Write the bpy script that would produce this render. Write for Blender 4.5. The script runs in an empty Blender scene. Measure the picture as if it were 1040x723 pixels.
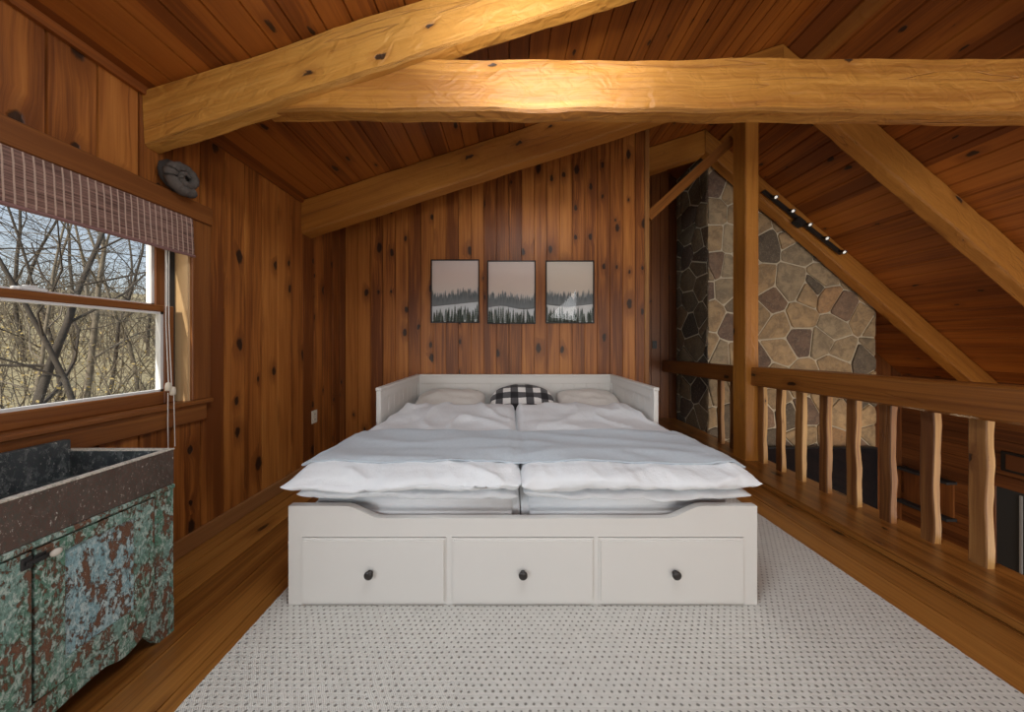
import bpy, bmesh, math, random
from mathutils import Vector, Matrix, noise
random.seed(7)
S = bpy.context.scene
COL = S.collection
R = math.radians
NV = noise.noise

# ------------------------------------------------------------------ dimensions (metres; camera at X=0,Y=0, view along +Y)
F, CX, CY, EYE = 280.0, 517.0, 349.0, 1.188
XL, YB, XR, YE, YG = -1.84, 2.995, 6.05, 4.25, -2.5       # left wall, back wall, right wall, end wall, gable wall behind the camera
XRIDGE, ZRIDGE, SL, SR = 2.43, 3.855, 0.325, 0.868
ZLOW = -2.6
def roof(x):
    return 2.467 + SL*(x-XL) if x <= XRIDGE else ZRIDGE - SR*(x-XRIDGE)

# ------------------------------------------------------------------ node helpers
class G:
    def __init__(s, name):
        m = bpy.data.materials.new(name); m.use_nodes = True
        s.m = m; s.t = m.node_tree; s.t.nodes.clear()
        s.out = s.n('ShaderNodeOutputMaterial'); s.b = s.n('ShaderNodeBsdfPrincipled')
        s.l(s.b.outputs[0], s.out.inputs[0])
    def n(s, typ, **kw):
        x = s.t.nodes.new(typ)
        for k, v in kw.items(): setattr(x, k, v)
        return x
    def l(s, a, b): s.t.links.new(a, b)
    def put(s, v, sock):
        if isinstance(v, bpy.types.NodeSocket): s.l(v, sock)
        elif v is not None:
            if isinstance(v, (tuple, list)) and len(v) == 3 and sock.type == 'RGBA': v = (*v, 1)
            sock.default_value = v
    def math(s, op, a, b=None, c=None, clamp=False):
        x = s.n('ShaderNodeMath', operation=op, use_clamp=clamp)
        s.put(a, x.inputs[0]); s.put(b, x.inputs[1]); s.put(c, x.inputs[2]); return x.outputs[0]
    def comb(s, a, b, c):
        x = s.n('ShaderNodeCombineXYZ')
        s.put(a, x.inputs[0]); s.put(b, x.inputs[1]); s.put(c, x.inputs[2]); return x.outputs[0]
    def mix(s, f, a, b, blend='MIX'):
        x = s.n('ShaderNodeMix', data_type='RGBA', blend_type=blend)
        s.put(f, x.inputs[0]); s.put(a, x.inputs[6]); s.put(b, x.inputs[7]); return x.outputs[2]
    def step(s, v, a, b, lo=0.0, hi=1.0):
        x = s.n('ShaderNodeMapRange', interpolation_type='SMOOTHSTEP')
        s.put(v, x.inputs[0]); s.put(a, x.inputs[1]); s.put(b, x.inputs[2]); s.put(lo, x.inputs[3]); s.put(hi, x.inputs[4]); return x.outputs[0]
    def noise(s, vec, scale, detail=3, rough=.55, dist=0.0):
        x = s.n('ShaderNodeTexNoise'); s.put(vec, x.inputs['Vector'])
        x.inputs['Scale'].default_value = scale; x.inputs['Detail'].default_value = detail
        x.inputs['Roughness'].default_value = rough; x.inputs['Distortion'].default_value = dist; return x.outputs[0]
    def attr(s, name):
        return s.n('ShaderNodeAttribute', attribute_name=name)
    def wc(s):
        x = s.n('ShaderNodeSeparateXYZ'); s.l(s.attr('wc').outputs['Vector'], x.inputs[0]); return x.outputs
    def obj(s): return s.n('ShaderNodeTexCoord').outputs['Object']
    def bump(s, h, dist=.01, strength=1.0, nrm=None):
        x = s.n('ShaderNodeBump'); s.put(h, x.inputs['Height']); x.inputs['Distance'].default_value = dist
        x.inputs['Strength'].default_value = strength
        if nrm is not None: s.l(nrm, x.inputs['Normal'])
        s.l(x.outputs[0], s.b.inputs['Normal']); return x.outputs[0]
    def set(s, **kw):
        nm = dict(col='Base Color', rough='Roughness', spec='Specular IOR Level', metal='Metallic', coat='Coat Weight', coatr='Coat Roughness',
                  sheen='Sheen Weight', em='Emission Color', ems='Emission Strength')
        for k, v in kw.items(): s.put(v, s.b.inputs[nm[k]])
        return s.m

def plain(name, col, rough=.5, **kw):
    return G(name).set(col=col, rough=rough, **kw)

def pine(name, light, mid, dark, w=.137, knots=.5, rough=.45, spread=1.0, ku=7.0, kv=2.2, kr=.085, coat=0.0, hewn=0.0, planks=True, kcol=(.018, .008, .004), contrast=1.0, bd=.006):
    """knotty pine: wc = (across, along, depth) in metres"""
    g = G(name); u, v, d = g.wc()
    p = g.math('FLOOR', g.math('DIVIDE', u, w)) if planks else g.math('FLOOR', g.math('DIVIDE', d, 50.0))
    wn = g.n('ShaderNodeTexWhiteNoise', noise_dimensions='1D'); g.l(p, wn.inputs['W'])
    rnd = wn.outputs['Value']; rs = g.n('ShaderNodeSeparateColor'); g.l(wn.outputs['Color'], rs.inputs[0])
    vs = g.math('MULTIPLY_ADD', rnd, 37.0, v)
    # knots
    kc = g.comb(g.math('MULTIPLY', g.math('ADD', u, g.math('MULTIPLY', d, .6)), ku), g.math('MULTIPLY', vs, kv), 0.0)
    vo = g.n('ShaderNodeTexVoronoi', voronoi_dimensions='2D', feature='F1'); g.l(kc, vo.inputs['Vector']); vo.inputs['Scale'].default_value = 1.0
    ks = g.n('ShaderNodeSeparateColor'); g.l(vo.outputs['Color'], ks.inputs[0])
    wob = g.math('MULTIPLY_ADD', g.noise(g.comb(g.math('MULTIPLY', u, 40), g.math('MULTIPLY', v, 22), d), 1.0, 3), .17, -.085)
    kd = g.math('ADD', vo.outputs['Distance'], wob)
    ex = g.math('LESS_THAN', ks.outputs[0], knots)
    kr_ = g.math('MULTIPLY', g.math('MULTIPLY_ADD', ks.outputs[1], .9, .35), kr)
    kn = g.math('MULTIPLY', g.step(kd, kr_, g.math('MULTIPLY', kr_, .55)), ex)
    halo = g.math('MULTIPLY', g.step(kd, g.math('MULTIPLY', kr_, 3.2), kr_), ex)
    # grain
    bend = g.math('MULTIPLY', g.noise(g.comb(g.math('MULTIPLY', u, 9), g.math('MULTIPLY', vs, 1.3), d), 1.0, 2), .05)
    ring = g.math('MULTIPLY', halo, .012)
    uu = g.math('ADD', g.math('ADD', g.math('ADD', u, bend), ring), g.math('MULTIPLY', d, .4))
    g1 = g.noise(g.comb(g.math('MULTIPLY', uu, 95), g.math('MULTIPLY', vs, 1.6), g.math('MULTIPLY', rnd, 40)), 1.0, 4, .6)
    g2 = g.noise(g.comb(g.math('MULTIPLY', uu, 26), g.math('MULTIPLY', vs, .9), g.math('MULTIPLY', rnd, 40)), 1.0, 3, .5, .4)
    g3 = g.noise(g.comb(g.math('MULTIPLY', u, 6), g.math('MULTIPLY', vs, .8), 3.3), 1.0, 2)
    tone = g.math('ADD', g.math('MULTIPLY', g1, .35), g.math('ADD', g.math('MULTIPLY', g2, .35), g.math('MULTIPLY', g3, .3)))
    tone = g.math('MULTIPLY_ADD', g.math('SUBTRACT', tone, .5), contrast, .5)
    tone = g.math('ADD', tone, g.math('MULTIPLY', g.math('SUBTRACT', rs.outputs[1], .5), .22*spread))
    c = g.mix(g.step(tone, .38, .54), dark, mid)
    c = g.mix(g.step(tone, .48, .68), c, light)
    c = g.mix(g.math('MULTIPLY', halo, .55), c, dark)
    c = g.mix(g.math('MULTIPLY', kn, .93), c, kcol)
    h = g.math('ADD', g.math('MULTIPLY', g1, .25), g.math('MULTIPLY', kn, -.4))
    if hewn:
        hw = g.noise(g.comb(g.math('MULTIPLY', u, 14), g.math('MULTIPLY', v, 9), g.math('MULTIPLY', d, 14)), 1.0, 2, .5, .8)
        h = g.math('ADD', h, g.math('MULTIPLY', hw, hewn))
        ck = g.noise(g.comb(g.math('MULTIPLY', uu, 16), g.math('MULTIPLY', v, .7), d), 1.0, 2, .5, .3)
        cr = g.step(g.math('ABSOLUTE', g.math('SUBTRACT', ck, .36)), .010, .003)
        c = g.mix(g.math('MULTIPLY', cr, .55), c, dark)
        h = g.math('SUBTRACT', h, g.math('MULTIPLY', cr, .5))
    g.bump(h, bd, .6)
    return g.set(col=c, rough=rough, coat=coat, coatr=.25)

# ------------------------------------------------------------------ mesh builder
class MB:
    def __init__(s): s.v = []; s.f = []; s.c = {}; s.w = {}; s.mi = []
    def vert(s, p, wc=None, col=None):
        s.v.append(tuple(p)); i = len(s.v)-1
        if wc is not None: s.w[i] = tuple(wc)
        if col is not None: s.c[i] = tuple(col)
        return i
    def face(s, idx, m=0): s.f.append(tuple(idx)); s.mi.append(m)
    def quad(s, ps, m=0, wcs=None, cols=None):
        s.face([s.vert(p, wcs[i] if wcs else None, cols[i] if cols else None) for i, p in enumerate(ps)], m)
    def box(s, lo, hi, m=0, grain=None, ch=0.0):
        """box with chamfered edges; grain = axis index the wood runs along"""
        lo = Vector(lo); hi = Vector(hi); bm = bmesh.new()
        r = bmesh.ops.create_cube(bm, size=1.0)
        for v in bm.verts:
            v.co = Vector([lo[i] + (v.co[i]+.5)*(hi[i]-lo[i]) for i in range(3)])
        if ch > 0: bmesh.ops.bevel(bm, geom=bm.edges[:], offset=ch, segments=1, affect='EDGES')
        s.add(bm, m, grain)
    def add(s, bm, m=0, grain=None, mat=None):
        base = len(s.v); bm.verts.ensure_lookup_table(); off = random.uniform(0, 40)
        for v in bm.verts:
            p = v.co.copy()
            q = (mat @ p) if mat else p
            wc = None
            if grain is not None:
                a = [0, 1, 2]; a.remove(grain); wc = (p[a[0]]+p[a[1]]*.73+off, p[grain], p[a[1]])
            s.vert(q, wc)
        for f in bm.faces: s.face([base+v.index for v in f.verts], m)
        bm.free()
    def loft(s, rings, m=0, closed=True, cap=True, wcs=None):
        """rings: lists of equal length points"""
        n = len(rings[0]); base = len(s.v)
        for i, r in enumerate(rings):
            for j, p in enumerate(r): s.vert(p, wcs[i][j] if wcs else None)
        for i in range(len(rings)-1):
            for j in range(n if closed else n-1):
                a = base+i*n+j; b = base+i*n+(j+1) % n
                s.face((a, b, b+n, a+n), m)
        if cap and closed:
            s.face([base+j for j in reversed(range(n))], m); s.face([base+(len(rings)-1)*n+j for j in range(n)], m)
    def tube(s, pts, rad, sides=6, m=0):
        pts = [Vector(p) for p in pts]; rings = []
        for i, p in enumerate(pts):
            d = (pts[min(i+1, len(pts)-1)]-pts[max(i-1, 0)])
            if d.length < 1e-9: d = Vector((0, 0, 1))
            d.normalize(); a = d.cross(Vector((0, 0, 1)) if abs(d.z) < .95 else Vector((1, 0, 0))).normalized(); b = d.cross(a)
            r = rad[i] if isinstance(rad, (list, tuple)) else rad
            rings.append([p + a*r*math.cos(t*2*math.pi/sides) + b*r*math.sin(t*2*math.pi/sides) for t in range(sides)])
        s.loft(rings, m)
    def lathe(s, prof, mat=None, seg=20, m=0):
        """prof: (radius, height) pairs about local Z"""
        rings = []
        for r, h in prof:
            ring = [Vector((r*math.cos(t*2*math.pi/seg), r*math.sin(t*2*math.pi/seg), h)) for t in range(seg)]
            rings.append([mat @ p for p in ring] if mat else ring)
        s.loft(rings, m)
    def build(s, name, mats, parent=None, smooth=None, origin=None, fix=True):
        me = bpy.data.meshes.new(name); o3 = Vector(origin) if origin is not None else Vector((0, 0, 0))
        me.from_pydata([tuple(Vector(p)-o3) for p in s.v], [], s.f)
        if not isinstance(mats, (list, tuple)): mats = [mats]
        for m in mats: me.materials.append(m)
        if len(mats) > 1: me.polygons.foreach_set('material_index', s.mi)
        if s.w:
            a = me.attributes.new('wc', 'FLOAT_VECTOR', 'POINT'); flat = []
            for i in range(len(s.v)): flat.extend(s.w.get(i, (0, 0, 0)))
            a.data.foreach_set('vector', flat)
        if s.c:
            a = me.color_attributes.new('col', 'FLOAT_COLOR', 'POINT'); flat = []
            for i in range(len(s.v)):
                c = s.c.get(i, (1, 1, 1)); flat.extend((c[0], c[1], c[2], 1))
            a.data.foreach_set('color', flat)
        if fix:
            bm = bmesh.new(); bm.from_mesh(me); bmesh.ops.recalc_face_normals(bm, faces=bm.faces); bm.to_mesh(me); bm.free()
        me.update()
        if smooth is not None:
            me.shade_smooth()
            if smooth < 180: me.set_sharp_from_angle(angle=R(smooth))
        o = bpy.data.objects.new(name, me); COL.objects.link(o); o.location = o3
        if parent is not None:
            o.parent = parent
            o.location = o3 - parent.location
        return o

def tag(o, label, cat, group=None, kind=None):
    o['label'] = label; o['category'] = cat
    if group: o['group'] = group
    if kind: o['kind'] = kind
    return o
def thing(name, loc, label, cat, group=None, kind=None):
    o = bpy.data.objects.new(name, None); COL.objects.link(o); o.location = loc; o.empty_display_size = .1
    return tag(o, label, cat, group, kind)
def struct(o): o['kind'] = 'structure'; return o

# ------------------------------------------------------------------ materials
M = {}
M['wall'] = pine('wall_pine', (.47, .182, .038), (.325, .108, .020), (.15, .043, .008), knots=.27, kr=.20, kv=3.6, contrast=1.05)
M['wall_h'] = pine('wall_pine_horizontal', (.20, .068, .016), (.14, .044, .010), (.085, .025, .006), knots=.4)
M['ceil'] = pine('ceiling_pine', (.37, .118, .017), (.285, .083, .011), (.165, .043, .006), knots=.26, kr=.12, kv=3.6, rough=.4, contrast=.75)
M['trim'] = pine('trim_pine', (.36, .15, .040), (.28, .103, .024), (.17, .055, .012), knots=.3, planks=False, ku=4, contrast=.7)
M['beam'] = pine('timber_honey', (.61, .315, .072), (.485, .222, .038), (.29, .108, .016), knots=.42, planks=False, ku=4.2, kv=2.4, kr=.085, hewn=1.5, rough=.5, contrast=.6, bd=.017)
M['rafter'] = pine('rafter_pine', (.47, .20, .034), (.365, .142, .020), (.22, .076, .010), knots=.28, planks=False, ku=4.2, kv=2.0, kr=.085, hewn=1.0, rough=.5, contrast=.6, bd=.010)
M['base'] = pine('baseboard_pine', (.46, .24, .10), (.37, .18, .068), (.26, .11, .035), knots=.2, planks=False, ku=4, contrast=.6)
M['rail'] = pine('rail_pine', (.35, .14, .028), (.25, .09, .017), (.14, .045, .009), knots=.4, planks=False, ku=4, rough=.35, hewn=.25, contrast=.7)
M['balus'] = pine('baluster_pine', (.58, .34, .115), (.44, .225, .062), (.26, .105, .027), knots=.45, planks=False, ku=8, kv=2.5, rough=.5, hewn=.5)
M['balus_shaded'] = pine('baluster_shaded', (.31, .15, .045), (.20, .083, .022), (.10, .034, .009), knots=.6, kr=.11, planks=False, ku=8, kv=2.5, rough=.5, hewn=.5)
M['jamb'] = pine('pale_jamb', (.78, .60, .38), (.72, .53, .31), (.60, .40, .20), knots=.1, planks=False, ku=8, rough=.4, contrast=.5)
M['floor'] = pine('floor_pine', (.43, .19, .042), (.30, .122, .025), (.15, .052, .010), w=.19, knots=.35, kr=.13, ku=5, kv=2.4, rough=.28, coat=.25, contrast=.85)
M['white'] = plain('white_lacquer', (.645, .625, .59), .38)
M['knob'] = plain('dark_knob', (.02, .016, .014), .3)
M['black'] = plain('black_metal', (.012, .012, .012), .4)
M['frame'] = plain('black_frame', (.015, .013, .012), .35)
M['plastic'] = plain('ivory_plastic', (.72, .66, .54), .4)
M['vinyl'] = plain('white_vinyl', (.75, .76, .76), .35)
M['darkgap'] = plain('dark_rubber', (.02, .022, .025), .6)

def fabric(name, col, scale=600, amt=.4, dist=.0015, rough=.9, sheen=.2):
    g = G(name); o = g.obj()
    n1 = g.noise(o, 9, 4, .6); n2 = g.noise(o, scale, 2)
    g.bump(g.math('ADD', g.math('MULTIPLY', n2, .15), g.math('MULTIPLY', n1, amt*6)), dist*4, .6)
    return g.set(col=col, rough=rough, sheen=sheen)
M['linen'] = fabric('white_linen', (.70, .72, .74))
M['sheet'] = fabric('white_sheet', (.71, .72, .73))
M['pillow'] = fabric('cream_pillow', (.68, .65, .60))
def knit():
    g = G('grey_knit'); x = g.n('ShaderNodeSeparateXYZ'); g.l(g.obj(), x.inputs[0])
    a = g.math('SINE', g.math('MULTIPLY', x.outputs[1], 900)); b = g.math('SINE', g.math('MULTIPLY', x.outputs[0], 900))
    n = g.noise(g.obj(), 60, 3)
    g.bump(g.math('ADD', g.math('MULTIPLY', g.math('ADD', a, b), .12), n), .002, .35)
    return g.set(col=g.mix(n, (.43, .49, .54), (.53, .59, .64)), rough=.95, sheen=.3)
M['knit'] = knit()
def gingham():
    g = G('black_white_check'); u, v, d = g.wc()
    a = g.math('GREATER_THAN', g.math('FRACT', g.math('MULTIPLY_ADD', u, 1/.15, .27)), .5)
    b = g.math('GREATER_THAN', g.math('FRACT', g.math('MULTIPLY_ADD', v, 1/.15, .5)), .5)
    s = g.math('MULTIPLY', g.math('ADD', a, b), .5)
    c = g.mix(g.step(s, 0, .5), (.80, .79, .76), (.09, .09, .095)); c = g.mix(g.step(s, .5, 1), c, (.012, .012, .014))
    return g.set(col=c, rough=.9, sheen=.2)
M['gingham'] = gingham()
def rug():
    g = G('woven_rug'); x = g.n('ShaderNodeSeparateXYZ'); g.l(g.obj(), x.inputs[0])
    n0 = g.math('MULTIPLY_ADD', g.noise(g.obj(), 11, 2), .012, -.006)
    px, py = .0268, .0168
    yy = g.math('DIVIDE', g.math('ADD', x.outputs[1], n0), py); row = g.math('FLOOR', yy)
    par = g.math('MULTIPLY', g.math('MODULO', g.math('ABSOLUTE', row), 2.0), .5)
    xx = g.math('ADD', g.math('DIVIDE', g.math('ADD', x.outputs[0], n0), px), par)
    fx = g.math('SUBTRACT', g.math('FRACT', xx), .5); fy = g.math('SUBTRACT', g.math('FRACT', yy), .5)
    dd = g.math('SQRT', g.math('ADD', g.math('POWER', fx, 2), g.math('POWER', g.math('MULTIPLY', fy, .9), 2)))
    cell = g.n('ShaderNodeTexWhiteNoise', noise_dimensions='2D'); g.l(g.comb(g.math('FLOOR', xx), row, 0), cell.inputs['Vector'])
    rr = g.math('MULTIPLY_ADD', cell.outputs['Value'], .07, .12)
    hole = g.step(dd, g.math('ADD', rr, .06), g.math('SUBTRACT', rr, .07))
    loop = g.math('ABSOLUTE', g.math('SINE', g.math('MULTIPLY', yy, math.pi)))
    strand = g.math('SINE', g.math('MULTIPLY', g.math('ADD', xx, g.math('MULTIPLY', yy, .5)), 25.0))
    h = g.math('ADD', g.math('MULTIPLY', loop, .16), g.math('ADD', g.math('MULTIPLY', strand, .08), g.math('MULTIPLY', hole, -1.0)))
    n = g.noise(g.obj(), 30, 3); big = g.noise(g.obj(), 1.6, 2)
    c = g.mix(n, (.52, .50, .455), (.68, .66, .61)); c = g.mix(g.math('MULTIPLY', big, .35), c, (.60, .60, .57))
    c = g.mix(g.math('MULTIPLY', hole, .78), c, (.17, .155, .135))
    g.bump(h, .008, .7)
    return g.set(col=c, rough=.95)
M['rug'] = rug()
def peeling(name, c1, c2, c3, brown=.47, sc=1.0, blue=None):
    g = G(name); o = g.obj(); m = g.n('ShaderNodeMapping'); g.l(o, m.inputs['Vector']); m.inputs['Scale'].default_value = (1, 1.9, .8)
    mv = m.outputs[0]
    a = g.noise(mv, 9*sc, 8, .78, .35); b = g.noise(mv, 5, 3, .6); c = g.noise(mv, 90, 4, .75); d = g.noise(mv, 34*sc, 5, .75, .5)
    wood = g.mix(c, (.075, .036, .020), (.235, .115, .066))
    paint = g.mix(g.step(b, .40, .58), c1, c2); paint = g.mix(g.math('MULTIPLY', g.step(d, .50, .58), .8), paint, c3)
    paint = g.mix(g.math('MULTIPLY', g.step(c, .55, .40), .45), paint, (.045, .075, .06))
    mk = g.math('ADD', g.math('MULTIPLY', a, .65), g.math('MULTIPLY', d, .35))
    bare = g.step(mk, brown+.012, brown-.012)
    col = g.mix(bare, paint, wood)
    fl = g.math('MULTIPLY', g.step(c, .60, .64), g.step(d, .45, .55)); col = g.mix(g.math('MULTIPLY', fl, .75), col, (.55, .56, .50))
    g.bump(g.math('ADD', g.math('MULTIPLY', bare, -1.0), g.math('MULTIPLY', c, .5)), .004, .8)
    return g.set(col=col, rough=.62)
M['green'] = peeling('peeling_green_paint', (.10, .235, .165), (.20, .345, .30), (.50, .60, .55), .478, 1.6)
M['blue'] = peeling('peeling_blue_paint', (.24, .42, .47), (.36, .53, .57), (.54, .64, .64), .482, 1.5)
M['umber'] = peeling('worn_brown_paint', (.07, .040, .031), (.10, .060, .047), (.12, .08, .065), .34)
M['zinc'] = peeling('dark_zinc_paint', (.035, .04, .048), (.06, .068, .078), (.17, .18, .185), .30)
M['rim'] = peeling('worn_pale_edge', (.70, .65, .56), (.62, .57, .48), (.74, .70, .62), .22)
def stone():
    g = G('field_stone'); c = g.attr('col').outputs['Color']; o = g.obj()
    n = g.noise(o, 9, 5, .65, .5); n2 = g.noise(o, 45, 3, .7)
    col = g.mix(g.step(n, .35, .65), g.mix(.45, c, (.05, .04, .035)), c)
    col = g.mix(g.math('MULTIPLY', g.step(n2, .5, .7), .25), col, (.42, .34, .25))
    g.bump(g.math('ADD', n, g.math('MULTIPLY', n2, .3)), .02, .7)
    return g.set(col=col, rough=.85)
M['stone'] = stone()
gm = G('pale_mortar'); nn = gm.noise(gm.obj(), 60, 4, .7); gm.bump(nn, .01, .6); M['mortar'] = gm.set(col=gm.mix(nn, (.42, .355, .25), (.58, .50, .37)), rough=.95)
def glass():
    g = G('clear_glass'); g.t.nodes.remove(g.b)
    tr = g.n('ShaderNodeBsdfTransparent'); gl = g.n('ShaderNodeBsdfGlossy'); gl.inputs['Roughness'].default_value = .0
    fr = g.n('ShaderNodeFresnel'); fr.inputs['IOR'].default_value = 1.45; mx = g.n('ShaderNodeMixShader')
    g.l(fr.outputs[0], mx.inputs[0]); g.l(tr.outputs[0], mx.inputs[1]); g.l(gl.outputs[0], mx.inputs[2]); g.l(mx.outputs[0], g.out.inputs[0])
    return g.m
M['glass'] = glass()
gp = G('printed_paper'); M['print'] = gp.set(col=gp.attr('col').outputs['Color'], rough=.6)
M['screen'] = plain('dark_screen', (.006, .007, .009), .06)
def bamboo():
    g = G('woven_bamboo'); u, v, d = g.wc()
    st = g.math('ABSOLUTE', g.math('SUBTRACT', g.math('FRACT', g.math('DIVIDE', u, .0225)), .5))
    stripe = g.step(st, .14, .07)
    rd = g.math('SINE', g.math('MULTIPLY', v, 2*math.pi/.0052))
    n = g.noise(g.comb(g.math('MULTIPLY', u, 6), g.math('MULTIPLY', v, 130), 0), 1.0, 3, .7)
    c = g.mix(g.step(n, .3, .7), (.12, .062, .05), (.46, .28, .225))
    c = g.mix(g.math('MULTIPLY', stripe, .8), c, (.80, .62, .50))
    g.bump(g.math('ADD', rd, g.math('MULTIPLY', stripe, .8)), .002, .8)
    return g.set(col=c, rough=.7)
M['bamboo'] = bamboo()
M['cord'] = plain('white_cord', (.72, .70, .64), .8)
def bark(name, a, b):
    g = G(name); n = g.noise(g.obj(), 6, 5, .7); g.bump(n, .03, .6); return g.set(col=g.mix(n, a, b), rough=.9)
M['bark'] = bark('dark_bark', (.018, .015, .013), (.085, .07, .055))
M['bark_pale'] = bark('pale_bark', (.05, .042, .033), (.26, .22, .165))
M['twig'] = bark('grey_twigs', (.05, .042, .032), (.20, .165, .115))
M['litter'] = bark('leaf_litter', (.22, .19, .11), (.40, .35, .22))
M['leaf'] = plain('tan_leaves', (.34, .26, .10), .8)
M['fossil'] = bark('grey_fossil', (.028, .023, .02), (.17, .145, .125))
M['bulb'] = plain('lamp_lens', (.8, .8, .8), .3, em=(1, .93, .8), ems=.55)

# ------------------------------------------------------------------ planked surfaces
def planked(name, mat, P, u0, u1, w, lo, hi, openings=(), thick=.12, flip_wc=False, groove=.009, half=.0042):
    """planks side by side along u, running along v from lo(u) to hi(u); P(u,v,depth) -> xyz; V-joints are modelled"""
    us = {round(u0, 5): 0.0, round(u1, 5): 0.0}
    k = math.ceil(u0/w)
    while k*w < u1:
        b = k*w; k += 1
        for q, dd in ((b-half, 0), (b-half*.45, groove), (b+half*.45, groove), (b+half, 0)):
            if u0 < q < u1: us[round(q, 5)] = dd
    for (a, b, fl, fh) in openings:
        for q in (a, b):
            if q not in us: us[round(q, 5)] = 0.0
    for q in (XRIDGE,):
        if u0 < q < u1 and name.startswith('wall_') and q not in us: us[q] = 0.0
    L = sorted(us.items()); mb = MB()
    for (a, da), (b, db) in zip(L, L[1:]):
        mid = (a+b)/2; spans = [(lo, hi)]
        for (oa, ob, fl, fh) in openings:
            if oa-1e-6 < mid < ob+1e-6:
                spans = [(lo, fl), (fh, hi)]
        for (f0, f1) in spans:
            pa0, pa1, pb0, pb1 = f0(a), f1(a), f0(b), f1(b)
            if pa1-pa0 < 1e-4 and pb1-pb0 < 1e-4: continue
            wa = min(max(a, mid-1), mid+1)
            e = 1e-4
            mb.quad([P(a, pa0, da), P(b, pb0, db), P(b, pb1, db), P(a, pa1, da)], 0,
                    [(a+e, pa0, 0), (b-e, pb0, 0), (b-e, pb1, 0), (a+e, pa1, 0)])
            mb.quad([P(a, pa0, thick), P(b, pb0, thick), P(b, pb1, thick), P(a, pa1, thick)], 0,
                    [(a+e, pa0, 0), (b-e, pb0, 0), (b-e, pb1, 0), (a+e, pa1, 0)])
    return struct(mb.build(name, mat, fix=False))
C = lambda z: (lambda u: z)
roof2 = lambda x: roof(x)+.02

# window opening in the left wall
WY0, WY1, WZ0, WZ1 = .58, 1.575, .86, 1.93
planked('wall_left', M['wall'], lambda u, v, d: (XL-d, u, v), YG-.02, YB+.02, .137, C(0), C(2.49), [(WY0, WY1, C(WZ0), C(WZ1)), (-1.75, -.25, C(.72), C(1.64))])  # second opening is unseen, added for the side fill light
planked('wall_back', M['wall'], lambda u, v, d: (u, YB+d, v), XL-.02, 1.47, .137, C(0), roof2, thick=.10)
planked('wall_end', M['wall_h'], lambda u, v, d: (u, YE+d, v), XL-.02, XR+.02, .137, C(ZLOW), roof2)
planked('wall_right', M['wall_h'], lambda u, v, d: (XR+d, v, u), ZLOW, roof(XR)+.02, .16, C(YG-.02), C(YE+.02), [(-2.4, -.4, C(-2.3), C(-.5))])  # opening added out of view for the fill light behind it
tri_lo = lambda x: 2.008 - (x-1.23)*(2.008-1.886)/.85
tri_hi = lambda x: 2.009 + (x-1.23)*(2.856-2.008)/.85
planked('wall_front', M['wall'], lambda u, v, d: (u, YG-d, v), XL-.02, XR+.02, .137, C(ZLOW), roof2,
        [(-.35, 2.3, C(.3), C(1.62)), (1.23, 2.08, tri_lo, tri_hi), (2.85, 5.75, C(-2.1), lambda x: roof(x)-.4)])  # first opening is added for the fill light on the bed front
# ceilings
planked('ceiling_left', M['ceil'], lambda u, v, d: (u, v, roof(u)+d), XL-.03, XRIDGE, .131, C(YG-.03), C(YE+.03), thick=.15, groove=.012, half=.005)
planked('ceiling_right', M['ceil'], lambda u, v, d: (u, v, roof(u)+d), XRIDGE+1e-4, XR+.03, .118, C(YG-.03), C(YE+.03), thick=.15, groove=.014, half=.0065)
# floors
planked('floor', M['floor'], lambda u, v, d: (u, v, -d), XL, 2.56, .19, C(YG), C(YE), thick=.26, groove=.006, half=.003)
planked('floor_lower', M['floor'], lambda u, v, d: (u, v, ZLOW-d), XL, XR, .19, C(YG), C(YE), thick=.1)
mb = MB(); mb.box((2.56, YG, -.26), (2.585, YE, .0), 0, 1); struct(mb.build('trim_1', M['rail']))
mb = MB(); mb.box((XL, YG, 0), (XL+.022, YB, .10), 0, 1, .004); struct(mb.build('baseboard_left', M['base']))
mb = MB(); mb.box((XL+.022, YB-.02, 0), (1.47, YB, .10), 0, 0, .004); struct(mb.build('baseboard_back', M['trim']))
mb = MB(); mb.box((1.47, YB-.012, 0), (1.52, YB+.10, roof(1.49)), 0, 2, .006); struct(mb.build('trim_2', M['balus']))     # corner board at the open end of the back wall
mb = MB()
mb.loft([[(XL, y, 2.435), (XL+.02, y, 2.435), (XL+.026, y, 2.474), (XL, y, 2.467)] for y in (YG, YB)], wcs=[[(0, y, 0), (.02, y, 0), (.05, y, 0), (.07, y, 0)] for y in (YG, YB)])
struct(mb.build('trim_3', M['ceil']))                                                                              # strip where ceiling meets the left wall

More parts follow.
